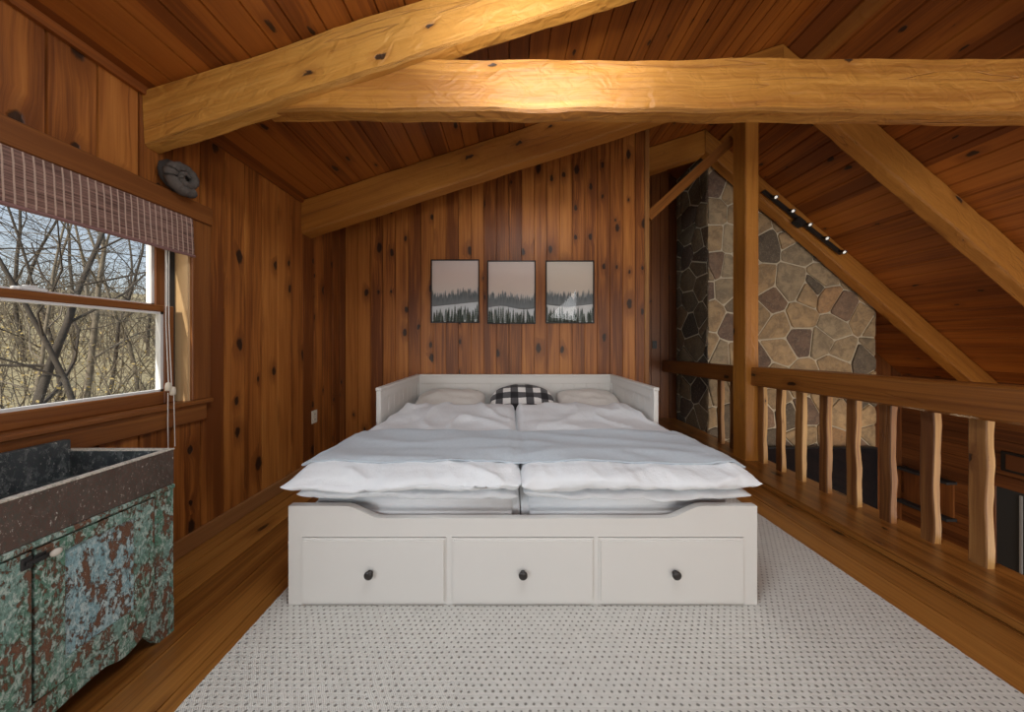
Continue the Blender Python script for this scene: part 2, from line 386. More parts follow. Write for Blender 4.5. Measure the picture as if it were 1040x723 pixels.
# ------------------------------------------------------------------ heavy timbers
def timber(name, x0, x1, y0, y1, ztop, zbot, mat, label, cat='beam', amp=.006, seg=.06, ch=.012, seed=0, group=None, axis=0):
    """hewn timber running along x; ztop(x), zbot(x)"""
    n = max(2, int((x1-x0)/seg)); rings = []; wcs = []
    sl = (ztop(x1)-ztop(x0))/(x1-x0); k = math.sqrt(1+sl*sl)
    for i in range(n+1):
        x = x0+(x1-x0)*i/n; zb, zt = zbot(x), ztop(x)
        sec = []
        for (a, b, c, d) in ((y0+ch, zb, y1-ch, zb), (y1, zb+ch, y1, zt-ch), (y1-ch, zt, y0+ch, zt), (y0, zt-ch, y0, zb+ch)):
            for t in (0, .33, .67, 1): sec.append((a+(c-a)*t, b+(d-b)*t))
        ring = []; wr = []; per = 0.0; prev = None
        for (y, z) in sec:
            if prev: per += math.hypot(y-prev[0], z-prev[1])
            prev = (y, z)
            w = Vector((x*3.1+seed*9.7, y*9, z*7))
            oy = NV(w)*amp + NV(w*2.3)*amp*.6; oz = NV(w+Vector((31, 7, 3)))*amp*1.1*(1 if z < (zb+zt)/2 else 0)
            ring.append((x, y+oy, z+oz)); wr.append((per+seed*3.7, x*k, seed*60.0))
        rings.append(ring); wcs.append(wr)
    mb = MB(); mb.loft(rings, wcs=wcs)
    o = mb.build(name, mat, smooth=35, origin=((x0+x1)/2, (y0+y1)/2, (zbot((x0+x1)/2))))
    return tag(o, label, cat, group, 'thing')
H1 = .285
TY = 1.386
def bez(x, pts):
    for (a, za), (b, zb) in zip(pts, pts[1:]):
        if a <= x <= b:
            t = (x-a)/(b-a); t = t*t*(3-2*t); return za+(zb-za)*t
    return pts[0][1] if x < pts[0][0] else pts[-1][1]
timber('rafter', XL+.002, XRIDGE, TY-.004, TY+.076, lambda x: roof(x)-.003, lambda x: roof(x)-H1, M['beam'],
       'nearest honey pine rafter rising from the window wall across the big tie beam', amp=.009, seed=1)
timber('rafter', XL+.002, XRIDGE-.002, 2.44, 2.575, lambda x: roof(x)-.003, lambda x: roof(x)-.30, M['rafter'],
       'honey pine rafter sloping up the plank wall above the three pictures', amp=.007, seed=2)  # darker pine than the nearest rafter: shade put into its colour
timber('rafter', 1.0, XRIDGE-.002, 3.42, 3.55, lambda x: roof(x)-.003, lambda x: roof(x)-.31, M['rafter'],
       'short stub of rafter seen past the end of the plank wall beside the stone chimney', amp=.006, seed=3)
timber('rafter', XRIDGE+.002, XR-.01, 2.44, 2.55, lambda x: roof(x)-.003, lambda x: roof(x)-.32, M['rafter'],
       'thick bare pine rafter descending from the tie beam toward the right, no lights on it', amp=.006, seed=4)
timber('rafter', XRIDGE+.002, XR-.01, 3.41, 3.54, lambda x: roof(x)-.003, lambda x: roof(x)-.265, M['rafter'],
       'pine rafter across the stone chimney carrying the black track light', amp=.006, seed=5)
timber('tie_beam', -1.27, 3.85, TY+.030, TY+.122, lambda x: min(2.660+.006*NV(Vector((x*2, 3, 1))), roof(x)-.02),
       lambda x: 2.388-.012*max(0, x-1.2), M['beam'], 'massive hand hewn horizontal tie beam spanning the room with a bright middle', amp=.010, seed=6)
mb = MB(); q_ = [XRIDGE+.002+(XR-.012-XRIDGE)*i/24 for i in range(25)]
mb.loft([[(x, TY, roof(x)-.30), (x, TY+.09, roof(x)-.30), (x, TY+.09, roof(x)-.003), (x, TY, roof(x)-.003)] for x in q_], wcs=[[(j*.1, x*1.32, 300) for j in range(4)] for x in q_])
struct(mb.build('right_rafter', M['rafter'], smooth=30))                                                                 # unseen right slope rafter that carries the tie beam's far end
mb = MB(); p_ = lambda x, d: (x, roof(x)-d)
mb.loft([[(x, y, z) for x, z in (p_(2.60, .001), p_(2.60, .014), p_(2.685, .014), p_(2.685, .001))] for y in (YG, YE)], wcs=[[(q*.06+3, y, 0) for q in range(4)] for y in (YG, YE)])
struct(mb.build('trim_4', M['rafter']))                                                                            # pale batten along the right slope next to the peak
def upright(name, x0, x1, y0, y1, z0, z1, mat, seed, amp=.004, ch=.008, seg=.06, waver=0.0, waver_right=0.0, parent=None, side=None):
    n = max(3, int((z1-z0)/seg)); rings = []; wcs = []
    for i in range(n+1):
        z = z0+(z1-z0)*i/n; ring = []; wr = []; per = 0.0; prev = None
        s1 = waver*NV(Vector((seed*5.1, z*4.2, 1))); s2 = waver*NV(Vector((seed*3.3+9, z*4.2, 5)))
        f1 = waver_right*(NV(Vector((seed*7.7, z*5.5, 2)))+.5*NV(Vector((seed*2.7, z*13, 4))))
        for (a, b, c, d) in ((x0+ch, y0, x1-ch, y0), (x1, y0+ch, x1, y1-ch), (x1-ch, y1, x0+ch, y1), (x0, y1-ch, x0, y0+ch)):
            for t in (0, .5, 1):
                x = a+(c-a)*t; y = b+(d-b)*t
                if prev: per += math.hypot(x-prev[0], y-prev[1])
                prev = (x, y); w = Vector((x*12+seed*3.3, y*12, z*3.5))
                ox = s1 + (f1 if x > (x0+x1)/2 else 0); oy = s2*(1 if y < (y0+y1)/2 else .4)
                ring.append((x+ox+NV(w)*amp, y+oy+NV(w+Vector((9, 9, 9)))*amp, z)); wr.append((per+seed*1.91, z, seed*60.0))
        rings.append(ring); wcs.append(wr)
    mb = MB(); mb.loft(rings, wcs=wcs)
    if side:      # broad faces darker, live edges paler: shade and light put into the colour
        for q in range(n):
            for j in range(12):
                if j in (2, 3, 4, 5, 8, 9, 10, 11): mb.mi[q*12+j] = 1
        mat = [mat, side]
    return mb.build(name, mat, parent=parent, smooth=35, origin=((x0+x1)/2, (y0+y1)/2, z0))
SILL = .045
o = upright('timber_post', 2.31, 2.44, 2.69, 2.85, SILL, 3.79, M['rafter'], 11, amp=.003)
tag(o, 'square pine post standing in the railing from floor up to the ridge', 'post', None, 'thing')
mb = MB(); n = 12; rings = []; wcs = []
for i in range(n+1):
    t = i/n; x = 1.52+(2.36-1.52)*t; z = 2.575+(3.34-2.575)*t; y = 3.0-.10*t*t
    rings.append([(x+.03, y, z-.04), (x+.03, y+.07, z-.04), (x-.03, y+.07, z+.04), (x-.03, y, z+.04)]); wcs.append([(q*.07, t*1.2, 700) for q in range(4)])
mb.loft(rings, wcs=wcs)
tag(mb.build('diagonal_brace', M['rail'], smooth=30, origin=(1.52, 3.03, 2.575)), 'thin diagonal brace from the plank wall end up to the tall post', 'brace', None, 'thing')

# ------------------------------------------------------------------ railing
mb = MB(); mb.box((2.10, YG, 0), (2.55, YE-.005, SILL), 0, 1, .006)
tag(mb.build('railing_sill', M['floor'], origin=(2.34, 1, 0)), 'broad raised floor sill under the railing along the open edge', 'sill', None, 'thing')
rl = thing('railing', (2.43, 1.0, SILL), 'wooden loft railing with heavy top rail over rough live edge balusters', 'railing')
def railseg(y0, y1, seed):
    n = int((y1-y0)/.08); rings = []; wcs = []
    zt = lambda y: .99 - .0185*(y-1.2)
    for i in range(n+1):
        y = y0+(y1-y0)*i/n; t = zt(y); b = t-.178; ch = .012; ring = []; wr = []; per = 0; prev = None
        for (a, z0, c, z1) in ((2.36+ch, b, 2.50-ch, b), (2.50, b+ch, 2.50, t-ch), (2.50-ch, t, 2.36+ch, t), (2.36, t-ch, 2.36, b+ch)):
            for q in (0, .5, 1):
                x = a+(c-a)*q; z = z0+(z1-z0)*q
                if prev: per += math.hypot(x-prev[0], z-prev[1])
                prev = (x, z); w = Vector((x*9, y*3+seed, z*9)); ring.append((x+NV(w)*.004, y, z+NV(w+Vector((5, 5, 5)))*.006)); wr.append((per+seed, y, seed*60))
        rings.append(ring); wcs.append(wr)
    m2 = MB(); m2.loft(rings, wcs=wcs); return m2.build('top_rail', M['rail'], parent=rl, smooth=35, origin=(2.43, (y0+y1)/2, .85))
railseg(YG+.01, 2.688, 21); railseg(2.852, YE-.02, 22)
ys = [3.155-.1755*i for i in range(34)]
for i, y in enumerate(ys):
    if 2.66 < y < 2.86 or y < -2.4: continue
    if y > 2.9: pass
    zt = .99-.0185*(y-1.2)-.17
    upright('baluster', 2.425, 2.468, y, y+.058+.01*NV(Vector((i*1.7, 0, 0))), SILL, zt, M['balus'], 30+i, amp=.0025, ch=.004, seg=.03, waver=.008, waver_right=.008, parent=rl, side=M['balus_shaded'])

# ------------------------------------------------------------------ stone chimney
def clip(poly, n, c):
    out = []
    for i in range(len(poly)):
        a, b = poly[i], poly[(i+1) % len(poly)]; da = a[0]*n[0]+a[1]*n[1]-c; db = b[0]*n[0]+b[1]*n[1]-c
        if da <= 0: out.append(a)
        if da*db < 0: t = da/(da-db); out.append((a[0]+(b[0]-a[0])*t, a[1]+(b[1]-a[1])*t))
    return out
PAL = [(.40, .30, .19), (.46, .345, .22), (.37, .28, .18), (.43, .32, .20), (.31, .25, .175), (.34, .26, .17), (.20, .165, .125), (.135, .115, .095), (.24, .165, .125), (.42, .27, .155), (.34, .285, .21), (.17, .12, .10)]
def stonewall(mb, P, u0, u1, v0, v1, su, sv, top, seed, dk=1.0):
    rnd = random.Random(seed); sites = []
    nu = int((u1-u0)/su)+1; nv = int((v1-v0)/sv)+1
    for i in range(-1, nu+1):
        for j in range(-1, nv+1):
            sites.append((u0+(i+.5+(.5 if j % 2 else 0)*.7+rnd.uniform(-.48, .48))*su, v0+(j+.5+rnd.uniform(-.48, .48))*sv))
    for k, s in enumerate(sites):
        poly = [(u0, v0), (u1, v0), (u1, min(v1, top(u1))), (u0, min(v1, top(u0)))]
        for t in sites:
            if t is s or abs(t[0]-s[0]) > 3*su or abs(t[1]-s[1]) > 3*sv: continue
            n = (t[0]-s[0], t[1]-s[1]); c = (t[0]**2+t[1]**2-s[0]**2-s[1]**2)/2
            poly = clip(poly, n, c)
            if len(poly) < 3: break
        if len(poly) < 3: continue
        A = sum(poly[i][0]*poly[(i+1) % len(poly)][1]-poly[(i+1) % len(poly)][0]*poly[i][1] for i in range(len(poly)))/2
        if abs(A) < .0025: continue
        # inset by the mortar joint
        ins = poly
        gap = .009
        if A < 0: poly = poly[::-1]
        ins = poly[:]
        for i in range(len(poly)):
            a, b = poly[i], poly[(i+1) % len(poly)]; ex, ey = b[0]-a[0], b[1]-a[1]; L = math.hypot(ex, ey)
            if L < 1e-6: continue
            n = (ey/L, -ex/L); ins = clip(ins, n, n[0]*a[0]+n[1]*a[1]-gap)
            if len(ins) < 3: break
        if len(ins) < 3: continue
        cu = sum(p[0] for p in ins)/len(ins); cv = sum(p[1] for p in ins)/len(ins)
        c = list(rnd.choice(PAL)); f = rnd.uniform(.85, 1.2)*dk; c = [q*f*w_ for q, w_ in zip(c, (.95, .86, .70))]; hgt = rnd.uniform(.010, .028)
        # round the corners: resample outline
        pts = []
        for i in range(len(ins)):
            a, b = ins[i], ins[(i+1) % len(ins)]
            for t in (.08, .36, .64, .92): pts.append((a[0]+(b[0]-a[0])*t, a[1]+(b[1]-a[1])*t))
        jit = lambda p, q: (p[0]+NV(Vector((p[0]*20, p[1]*20, q)))*.005, p[1]+NV(Vector((p[0]*20, p[1]*20, q+7)))*.005)
        pts = [jit(p, k) for p in pts]
        base = [P(u, v, 0) for u, v in pts]; r1 = [P(cu+(u-cu)*.985, cv+(v-cv)*.985, hgt*.75) for u, v in pts]; r2 = [P(cu+(u-cu)*.9, cv+(v-cv)*.9, hgt) for u, v in pts]
        n = len(pts); i0 = len(mb.v)
        for ring in (base, r1, r2):
            for p in ring: mb.vert(p, None, c)
        ce = mb.vert(P(cu, cv, hgt*1.1), None, c)
        for q in range(2):
            for j in range(n): mb.face((i0+q*n+j, i0+q*n+(j+1) % n, i0+(q+1)*n+(j+1) % n, i0+(q+1)*n+j), 0)
        for j in range(n): mb.face((i0+2*n+j, i0+2*n+(j+1) % n, ce), 0)
CX0, CX1, CYF = 2.585, 4.74, 3.58
ch = thing('stone_chimney', (3.66, 3.9, ZLOW), 'tall field stone chimney with pale mortar beyond the railing', 'chimney', None, 'thing')
mb = MB()
def prism(mb, x0, x1, y0, y1, z0, top):
    v = [(x0, y0, z0), (x1, y0, z0), (x1, y1, z0), (x0, y1, z0), (x0, y0, top(x0)), (x1, y0, top(x1)), (x1, y1, top(x1)), (x0, y1, top(x0))]
    for f in ((0, 1, 2, 3), (4, 5, 6, 7), (0, 1, 5, 4), (1, 2, 6, 5), (2, 3, 7, 6), (3, 0, 4, 7)): mb.quad([v[i] for i in f])
prism(mb, CX0, CX1, CYF, YE-.005, ZLOW, lambda x: roof(x)-.01)
mb.build('mortar_core', M['mortar'], parent=ch)
mb = MB(); stonewall(mb, lambda u, v, d: (u, CYF-d+.002, v), CX0-.015, CX1+.015, ZLOW, 4.0, .34, .30, lambda x: roof(x)-.02, 3)
mb.build('front_stones', M['stone'], parent=ch, smooth=50)
mb = MB(); stonewall(mb, lambda u, v, d: (CX0-d+.002, u, v), CYF-.015, YE-.01, ZLOW, 3.7, .26, .27, lambda y: 3.70, 5, .38)  # left face: darker stones, with its shade put into the colour too
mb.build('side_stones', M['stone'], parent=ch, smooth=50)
mb = MB(); stonewall(mb, lambda u, v, d: (CX1+d-.002, u, v), CYF-.015, YE-.01, ZLOW, 1.8, .26, .27, lambda y: 1.82, 6)
mb.build('side_stones', M['stone'], parent=ch, smooth=50)
# television on the chimney
tv = thing('television', (3.84, CYF-.05, -1.07), 'flat black television mounted on the stone chimney behind the balusters', 'television')
mb = MB(); mb.box((3.0, CYF-.085, -1.08), (4.68, CYF-.036, -.125), 0, None, .006); mb.build('casing', M['black'], parent=tv)
mb = MB(); mb.box((3.015, CYF-.089, -1.06), (4.665, CYF-.0855, -.14)); mb.build('screen', M['screen'], parent=tv)
# track light on the far rafter
def PR(px, py, Y): return Vector(((px-CX)*Y/F, Y, EYE+(CY-py)*Y/F))
a = PR(774, 194.5, 3.385); b = PR(853, 258, 3.385)
tl = thing('track_light', (a+b)/2, 'black track light with five small spot heads on the far rafter', 'light')
d = (b-a).normalized()
mb = MB(); up = Vector((0, -1, 0)); sd = d.cross(up).normalized()
mb.loft([[p+sd*.016, p+sd*.016+up*.03, p-sd*.016+up*.03, p-sd*.016] for p in (a, b)]); mb.build('track', M['black'], parent=tl)
mb = MB(); c = a+(b-a)*.47 + sd*.03
mb.loft([[c+d*x*.055+sd*y*.04+up*z for x, y in ((-1, -1), (1, -1), (1, 1), (-1, 1))] for z in (-.01, .045)]); mb.build('canopy', M['black'], parent=tl)
for i in range(5):
    p = a+(b-a)*(.11+.215*i)+up*.03
    z = (Vector((-.15, -1, -.55))).normalized(); xx = z.cross(Vector((0, 0, 1))).normalized(); yy = z.cross(xx)
    Mx = Matrix.Translation(p) @ Matrix((xx, yy, z)).transposed().to_4x4()
    mb = MB(); mb.lathe([(.006, -.02), (.018, 0), (.021, .045), (.024, .058), (.020, .058), (.018, .050)], Mx, 16); hd = mb.build('spot_head', M['black'], parent=tl, smooth=40)
    mb = MB(); mb.lathe([(.0165, .050), (.015, .054), (.006, .056)], Mx, 14); e = mb.build('bulb', M['bulb'], smooth=60); e.parent = hd; e.location = -tl.location*0 + (e.location)
    e.location = Vector((0, 0, 0)) - Vector(tl.location) - Vector(hd.location)
# ------------------------------------------------------------------ things far off by the right wall
lx = XR
dr = bpy.data.objects.new('door_1', None); COL.objects.link(dr); struct(dr); dr.location = (lx, 2.95, ZLOW)
mb = MB()
mb.box((lx-.03, 2.35, -.57), (lx, 3.52, -.42), 0, 1, .004); mb.box((lx-.03, 3.41, ZLOW), (lx, 3.49, -.57), 0, 2, .004); mb.box((lx-.03, 2.38, ZLOW), (lx, 2.46, -.57), 0, 2, .004)
mb.build('casing', M['wall_h'], parent=dr)
mb = MB(); mb.box((lx-.02, 2.46, ZLOW), (lx-.005, 3.41, -.57)); mb.build('dark_panel', M['darkgap'], parent=dr)
mb = MB(); mb.box((lx-.035, 3.235, ZLOW), (lx-.02, 3.25, -.60)); mb.build('white_edge', plain('grey_edge', (.25, .25, .26), .5), parent=dr)
o = thing('wall_picture', (lx-.02, 3.05, -.33), 'dark framed picture above the doorway on the far right wall', 'picture')
mb = MB(); mb.box((lx-.03, 2.70, -.36), (lx-.001, 3.38, -.12), 0, None, .005); mb.build('frame', M['frame'], parent=o)
mb = MB(); mb.box((lx-.033, 2.74, -.33), (lx-.0305, 3.34, -.15)); mb.build('picture_panel', M['wall_h'], parent=o)
o = thing('wall_shelf', (lx-.1, 4.0, -.5), 'dark wooden wall shelf low on the far right wall', 'shelf')
mb = MB(); mb.box((lx-.14, 3.72, -.72), (lx, 4.22, -.685), 0, 1, .003); mb.build('shelf_board', M['darkgap'], parent=o)
mb = MB(); mb.box((lx-.14, 3.72, -1.22), (lx, 4.22, -1.18), 0, 1, .003); mb.build('shelf_board', M['darkgap'], parent=o)
mb = MB(); mb.box((lx-.03, 3.74, -1.18), (lx-.003, 4.2, -.72), 0, 2); mb.build('back_panel', M['wall_h'], parent=o)
o = thing('light_switch', PR(664, 350, YE), 'small black light switch on the dark wall past the plank wall', 'switch')
c = Vector(o.location); mb = MB(); mb.box(c+Vector((-.025, -.012, -.06)), c+Vector((.045, 0, .06)), 0, None, .003); mb.build('plate', M['black'], parent=o)
mb = MB(); mb.box(c+Vector((.0, -.02, -.02)), c+Vector((.02, -.012, .02)), 0, None, .003); mb.build('toggle', M['frame'], parent=o)

# ------------------------------------------------------------------ window, blind
w1 = bpy.data.objects.new('window_1', None); COL.objects.link(w1); struct(w1); w1.location = (XL, (WY0+WY1)/2, WZ0)
mb = MB(); T = .14
mb.box((XL-T, WY0-.02, WZ1), (XL+.004, WY1+.02, WZ1+.02), 0, 1); mb.box((XL-T, WY1, WZ0), (XL+.004, WY1+.02, WZ1), 0, 2); mb.box((XL-T, WY0-.02, WZ0), (XL+.004, WY0, WZ1), 0, 2)
mb.build('jamb', M['jamb'], parent=w1)
mb = MB(); mb.box((XL, .40, 1.905), (XL+.03, 1.685, 2.01), 0, 1, .004); mb.build('head_casing', M['trim'], parent=w1)
mb = MB(); mb.box((XL, WY1+.012, .86), (XL+.018, WY1+.11, 1.905), 0, 2, .003); mb.box((XL, WY0-.11, .86), (XL+.018, WY0-.012, 1.905), 0, 2, .003); mb.build('side_casing', M['trim'], parent=w1)
mb = MB(); mb.box((XL-T, .42, .835), (XL+.045, 1.68, .86), 0, 1, .006); mb.build('window_sill', M['trim'], parent=w1)
mb = MB(); mb.box((XL, .44, .735), (XL+.022, 1.66, .835), 0, 1, .004); mb.build('apron', M['trim'], parent=w1)
def sash(name, x, z0, z1, st, rb, rt):
    m2 = MB(); y0, y1 = WY0+.03, WY1-.03
    m2.box((x-.02, y0, z0), (x+.02, y0+st, z1), 0, 2, .004); m2.box((x-.02, y1-st, z0), (x+.02, y1, z1), 0, 2, .004)
    m2.box((x-.02, y0+st, z0), (x+.02, y1-st, z0+rb), 0, 1, .004); m2.box((x-.02, y0+st, z1-rt), (x+.02, y1-st, z1), 0, 1, .004)
    s = m2.build(name, M['trim'], parent=w1)
    m3 = MB(); e = .012
    for lo, hi in (((y0+st, z0+rb), (y1-st, z0+rb+e)), ((y0+st, z1-rt-e), (y1-st, z1-rt)), ((y0+st, z0+rb), (y0+st+e, z1-rt)), ((y1-st-e, z0+rb), (y1-st, z1-rt))):
        m3.box((x-.014, lo[0], lo[1]), (x+.014, hi[0], hi[1]))
    q = m3.build('glazing_bead', M['vinyl']); q.parent = s; q.location = Vector((0, 0, 0))-w1.location-s.location
    m4 = MB(); m4.quad([(x, y0+st, z0+rb), (x, y1-st, z0+rb), (x, y1-st, z1-rt), (x, y0+st, z1-rt)]); q = m4.build('pane', M['glass']); q.parent = s; q.location = Vector((0, 0, 0))-w1.location-s.location
sash('upper_sash', XL-.105, 1.355, 1.93, .045, .04, .05)
sash('lower_sash', XL-.055, .86, 1.395, .045, .07, .035)
mb = MB(); mb.box((XL-.13, WY1-.03, WZ0), (XL-.075, WY1-.001, WZ1)); mb.box((XL-.13, WY0+.001, WZ0), (XL-.075, WY0+.03, WZ1)); mb.build('jamb_liner', M['vinyl'], parent=w1)
mb = MB(); mb.box((XL-.075, WY1-.03, WZ0), (XL-.068, WY1-.001, WZ1)); mb.build('weather_strip', M['darkgap'], parent=w1)
mb = MB(); mb.box((XL-.065, 1.05, 1.395), (XL-.03, 1.12, 1.41), 0, None, .004); mb.box((XL-.055, 1.07, 1.41), (XL-.035, 1.10, 1.418), 0, None, .003); mb.build('sash_lock', M['vinyl'], parent=w1)

bl = thing('roman_blind', (XL+.03, 1.05, 1.9), 'brown woven bamboo blind with pale vertical stripes at the top of the window', 'blind')
mb = MB(); y0, y1 = .50, 1.572; prof = [(XL+.006, 1.90), (XL+.034, 1.90), (XL+.040, 1.85), (XL+.042, 1.78), (XL+.046, 1.72), (XL+.046, 1.695), (XL+.030, 1.683), (XL+.008, 1.69)]
rings = []; wcs = []
for i in range(41):
    y = y0+(y1-y0)*i/40; rings.append([(x+(.003*NV(Vector((y*8, z*4, 2))) if z < 1.88 else 0), y, z+(.004*NV(Vector((y*9, 1, 5))) if z < 1.7 else 0)) for x, z in prof]); wcs.append([(y, z+x*.3, 0) for x, z in prof])
mb.loft(rings, wcs=wcs); mb.build('woven_panel', M['bamboo'], parent=bl, smooth=40)
mb = MB(); mb.tube([(XL+.046, y0+(y1-y0)*i/30, 1.686+.003*NV(Vector((i*.7, 0, 0)))) for i in range(31)], .008, 6); o = mb.build('hem', plain('mauve_hem', (.30, .17, .16), .8), parent=bl, smooth=60)
mb = MB()
mb.tube([(XL+.02, 1.462, 1.70), (XL+.024, 1.459, 1.3), (XL+.045, 1.454, .95)], .0022, 5); mb.tube([(XL+.02, 1.475, 1.70), (XL+.026, 1.470, 1.3), (XL+.05, 1.463, .95)], .0022, 5)
mb.tube([(XL+.05, 1.447, .93), (XL+.05, 1.446, .80), (XL+.052, 1.446, .64)], .002, 5); mb.tube([(XL+.055, 1.468, .92), (XL+.055, 1.470, .80), (XL+.056, 1.472, .64)], .002, 5); mb.build('pull_cord', M['cord'], parent=bl, smooth=60)
for (yy, zz, xx) in ((1.45, .965, .047), (1.466, .94, .053)):
    mb = MB(); mb.lathe([(.003, .02), (.009, .016), (.0115, 0), (.012, -.022), (.008, -.026)], Matrix.Translation((XL+xx, yy, zz)), 12); mb.build('cord_knob', M['plastic'], parent=bl, smooth=50)

# curled fossil ornament on top of the head casing
fo = thing('spiral_ornament', (XL+.05, 1.50, 2.01), 'grey curled spiral ornament resting on the window head under the rafter', 'ornament')
mb = MB(); pts = []; rad = []
cen = Vector((XL+.055, 1.505, 2.092))
for i in range(64):
    t = i/63; ang = -2.2+t*4.6*math.pi*.78; r = .062*(1-t)**.85+.006
    pts.append(cen+Vector((.004+.03*t, -math.cos(ang)*r, math.sin(ang)*r))); rad.append((.026*(1-t)**.8+.005)*(1+.10*math.sin(i*2.1)))
mb.tube(pts, rad, 10); mb.build('coil', M['fossil'], parent=fo, smooth=70)
mb = MB(); rings = []
for i in range(9):
    t = i/8*math.pi; rr = math.sin(t)
    rings.append([cen+Vector((-.025-.03*math.cos(t), (.088*rr+.001)*math.cos(q*.52)*(1+.18*NV(Vector((q*1.3, i*.5, 3)))), (.082*rr+.001)*math.sin(q*.52)*(1+.2*NV(Vector((q*1.3, i*.5, 9)))))) for q in range(12)])
mb.loft(rings); mb.build('backing', plain('dark_bark_knot', (.03, .024, .02), .9), parent=fo, smooth=60)
# outlet
ol = thing('wall_outlet', (XL, 2.60, .5), 'ivory electrical outlet low on the left plank wall beside the bed', 'outlet')
mb = MB(); mb.box((XL, 2.565, .44), (XL+.008, 2.635, .56), 0, None, .003); mb.build('plate', M['plastic'], parent=ol)
for z in (.475, .525):
    mb = MB(); mb.box((XL+.008, 2.583, z-.014), (XL+.011, 2.617, z+.014), 0, None, .002); s = mb.build('socket', M['plastic'], parent=ol)
    mb = MB(); mb.box((XL+.011, 2.592, z-.006), (XL+.0115, 2.595, z+.006)); mb.box((XL+.011, 2.604, z-.006), (XL+.0115, 2.607, z+.006)); q = mb.build('slot', M['black']); q.parent = s; q.location = -ol.location-s.location

# ------------------------------------------------------------------ framed prints
SKIES = [((.60, .52, .48), (.62, .57, .53), (.56, .60, .63)), ((.56, .49, .45), (.60, .54, .49), (.55, .58, .60)), ((.55, .50, .44), (.57, .52, .46), (.56, .58, .58))]
def framed(x0, x1, z0, z1, label, idx):
    y = YB-.002; o = thing('framed_print', ((x0+x1)/2, y, z0), label, 'picture', 'row of three framed prints above the bed')
    t = .011; m2 = MB()
    m2.box((x0, y-.022, z0), (x0+t, y, z1), 0, None, .0015); m2.box((x1-t, y-.022, z0), (x1, y, z1), 0, None, .0015); m2.box((x0+t, y-.022, z0), (x1-t, y, z0+t), 0, None, .0015); m2.box((x0+t, y-.022, z1-t), (x1-t, y, z1), 0, None, .0015)
    m2.build('frame', M['frame'], parent=o)
    m2 = MB(); a, b, c, d = x0+t, x1-t, z0+t, z1-t; H = d-c; sky = SKIES[idx]; rnd = random.Random(40+idx)
    rows = [(c, (.50, .54, .56)), (c+H*.30, sky[2]), (c+H*.5, sky[1]), (c+H*.75, sky[0]), (d, (sky[0][0]*.93, sky[0][1]*.95, sky[0][2]*.98))]
    for (za, ca), (zb, cb) in zip(rows, rows[1:]): m2.quad([(a, y-.006, za), (b, y-.006, za), (b, y-.006, zb), (a, y-.006, zb)], 0, None, [tuple(min(.9, q*w_) for q, w_ in zip(cc, (1.32, 1.26, 1.22))) for cc in (ca, ca, cb, cb)])
    def spruce(x, zb, h, wd, yy, ct, cb):
        n = 7
        for k in range(n):
            f0 = k/n; f1 = min(1, (k+1.9)/n); zt = zb+h*(1-f0); zl = zb+h*(1-f1); w = wd*(.12+.88*f1)
            mixc = lambda f: tuple(ct[q]*(1-f)+cb[q]*f for q in range(3))
            xl, xr = max(a, x-w*rnd.uniform(.75, 1)), min(b, x+w*rnd.uniform(.75, 1))
            xt = min(max(x, a), b)
            if xr <= xl: continue
            zl = max(zl, c)
            if zt <= zl: continue
            m2.face([m2.vert((xl, yy, zl), None, mixc(f1)), m2.vert((xr, yy, zl), None, mixc(f1)), m2.vert((xt, yy, zt), None, mixc(f0))])
    for layer, (nb, zb, hh, ct, cb, prof) in enumerate((
            (34, .30, .16, (.36, .39, .40), (.52, .54, .55), 1), (30, .25, .20, (.22, .25, .25), (.46, .49, .50), 1), (20, .0, .20, (.11, .15, .12), (.34, .38, .36), 2), (14, -.06, .22, (.045, .07, .05), (.16, .20, .16), 3))):
        for k in range(nb):
            x = a+(b-a)*(k+rnd.uniform(.1, .9))/nb; fx = (x-a)/(b-a)
            lift = {0: .08*fx, 1: .03*math.sin(fx*6), 2: .10*abs(fx-.45)}[idx]
            spruce(x, c+H*(zb+lift*(.6 if prof > 1 else 1)), H*hh*rnd.uniform(.6, 1.35), H*hh*.19, y-.007-.0006*layer-.00001*k, ct, cb)
    m2.build('print', M['print'], parent=o, fix=False)
    m2 = MB(); m2.quad([(a, y-.015, c), (b, y-.015, c), (b, y-.015, d), (a, y-.015, d)]); m2.build('glass', M['glass'], parent=o, fix=False)
kb = F/YB
X = lambda p: (p-CX)/kb
Z = lambda p: EYE+(CY-p)/kb
framed(X(438), X(487), Z(328), Z(264), 'black framed misty forest print hanging nearest the left wall', 0)
framed(X(495), X(544), Z(329), Z(265), 'black framed misty forest print hanging between two other prints', 1)
framed(X(554), X(603), Z(328.5), Z(265), 'black framed print nearest the railing with a pale triangular glare on its glass', 2)

# ------------------------------------------------------------------ daybed
BX0, BX1, BYF, BYA, BYB = -.993, 1.117, 1.241, 2.059, 2.968
RT = .014   # rug thickness
db = thing('daybed', (.062, 2.1, RT), 'white wooden daybed with three drawers in front and panelled sides', 'bed')
def s_curve(x):
    a = min(1, max(0, (x-(-.74))/.17)); b = min(1, max(0, (.875-x)/.17)); t = min(a, b); t = t*t*(3-2*t); return .457-.056*t
mb = MB(); th = .028
N = 80; top = [(BX0+(BX1-BX0)*i/N) for i in range(N+1)]
for (y, ) in ((BYF,), (BYF+th,)):
    for i in range(N): mb.quad([(top[i], y, .318), (top[i+1], y, .318), (top[i+1], y, s_curve(top[i+1])), (top[i], y, s_curve(top[i]))])
for i in range(N):
    x0, x1 = top[i], top[i+1]; mb.quad([(x0, BYF, s_curve(x0)), (x1, BYF, s_curve(x1)), (x1, BYF+th, s_curve(x1)), (x0, BYF+th, s_curve(x0))])
for x in (BX0, BX1): mb.quad([(x, BYF, .318), (x, BYF+th, .318), (x, BYF+th, .457), (x, BYF, .457)])
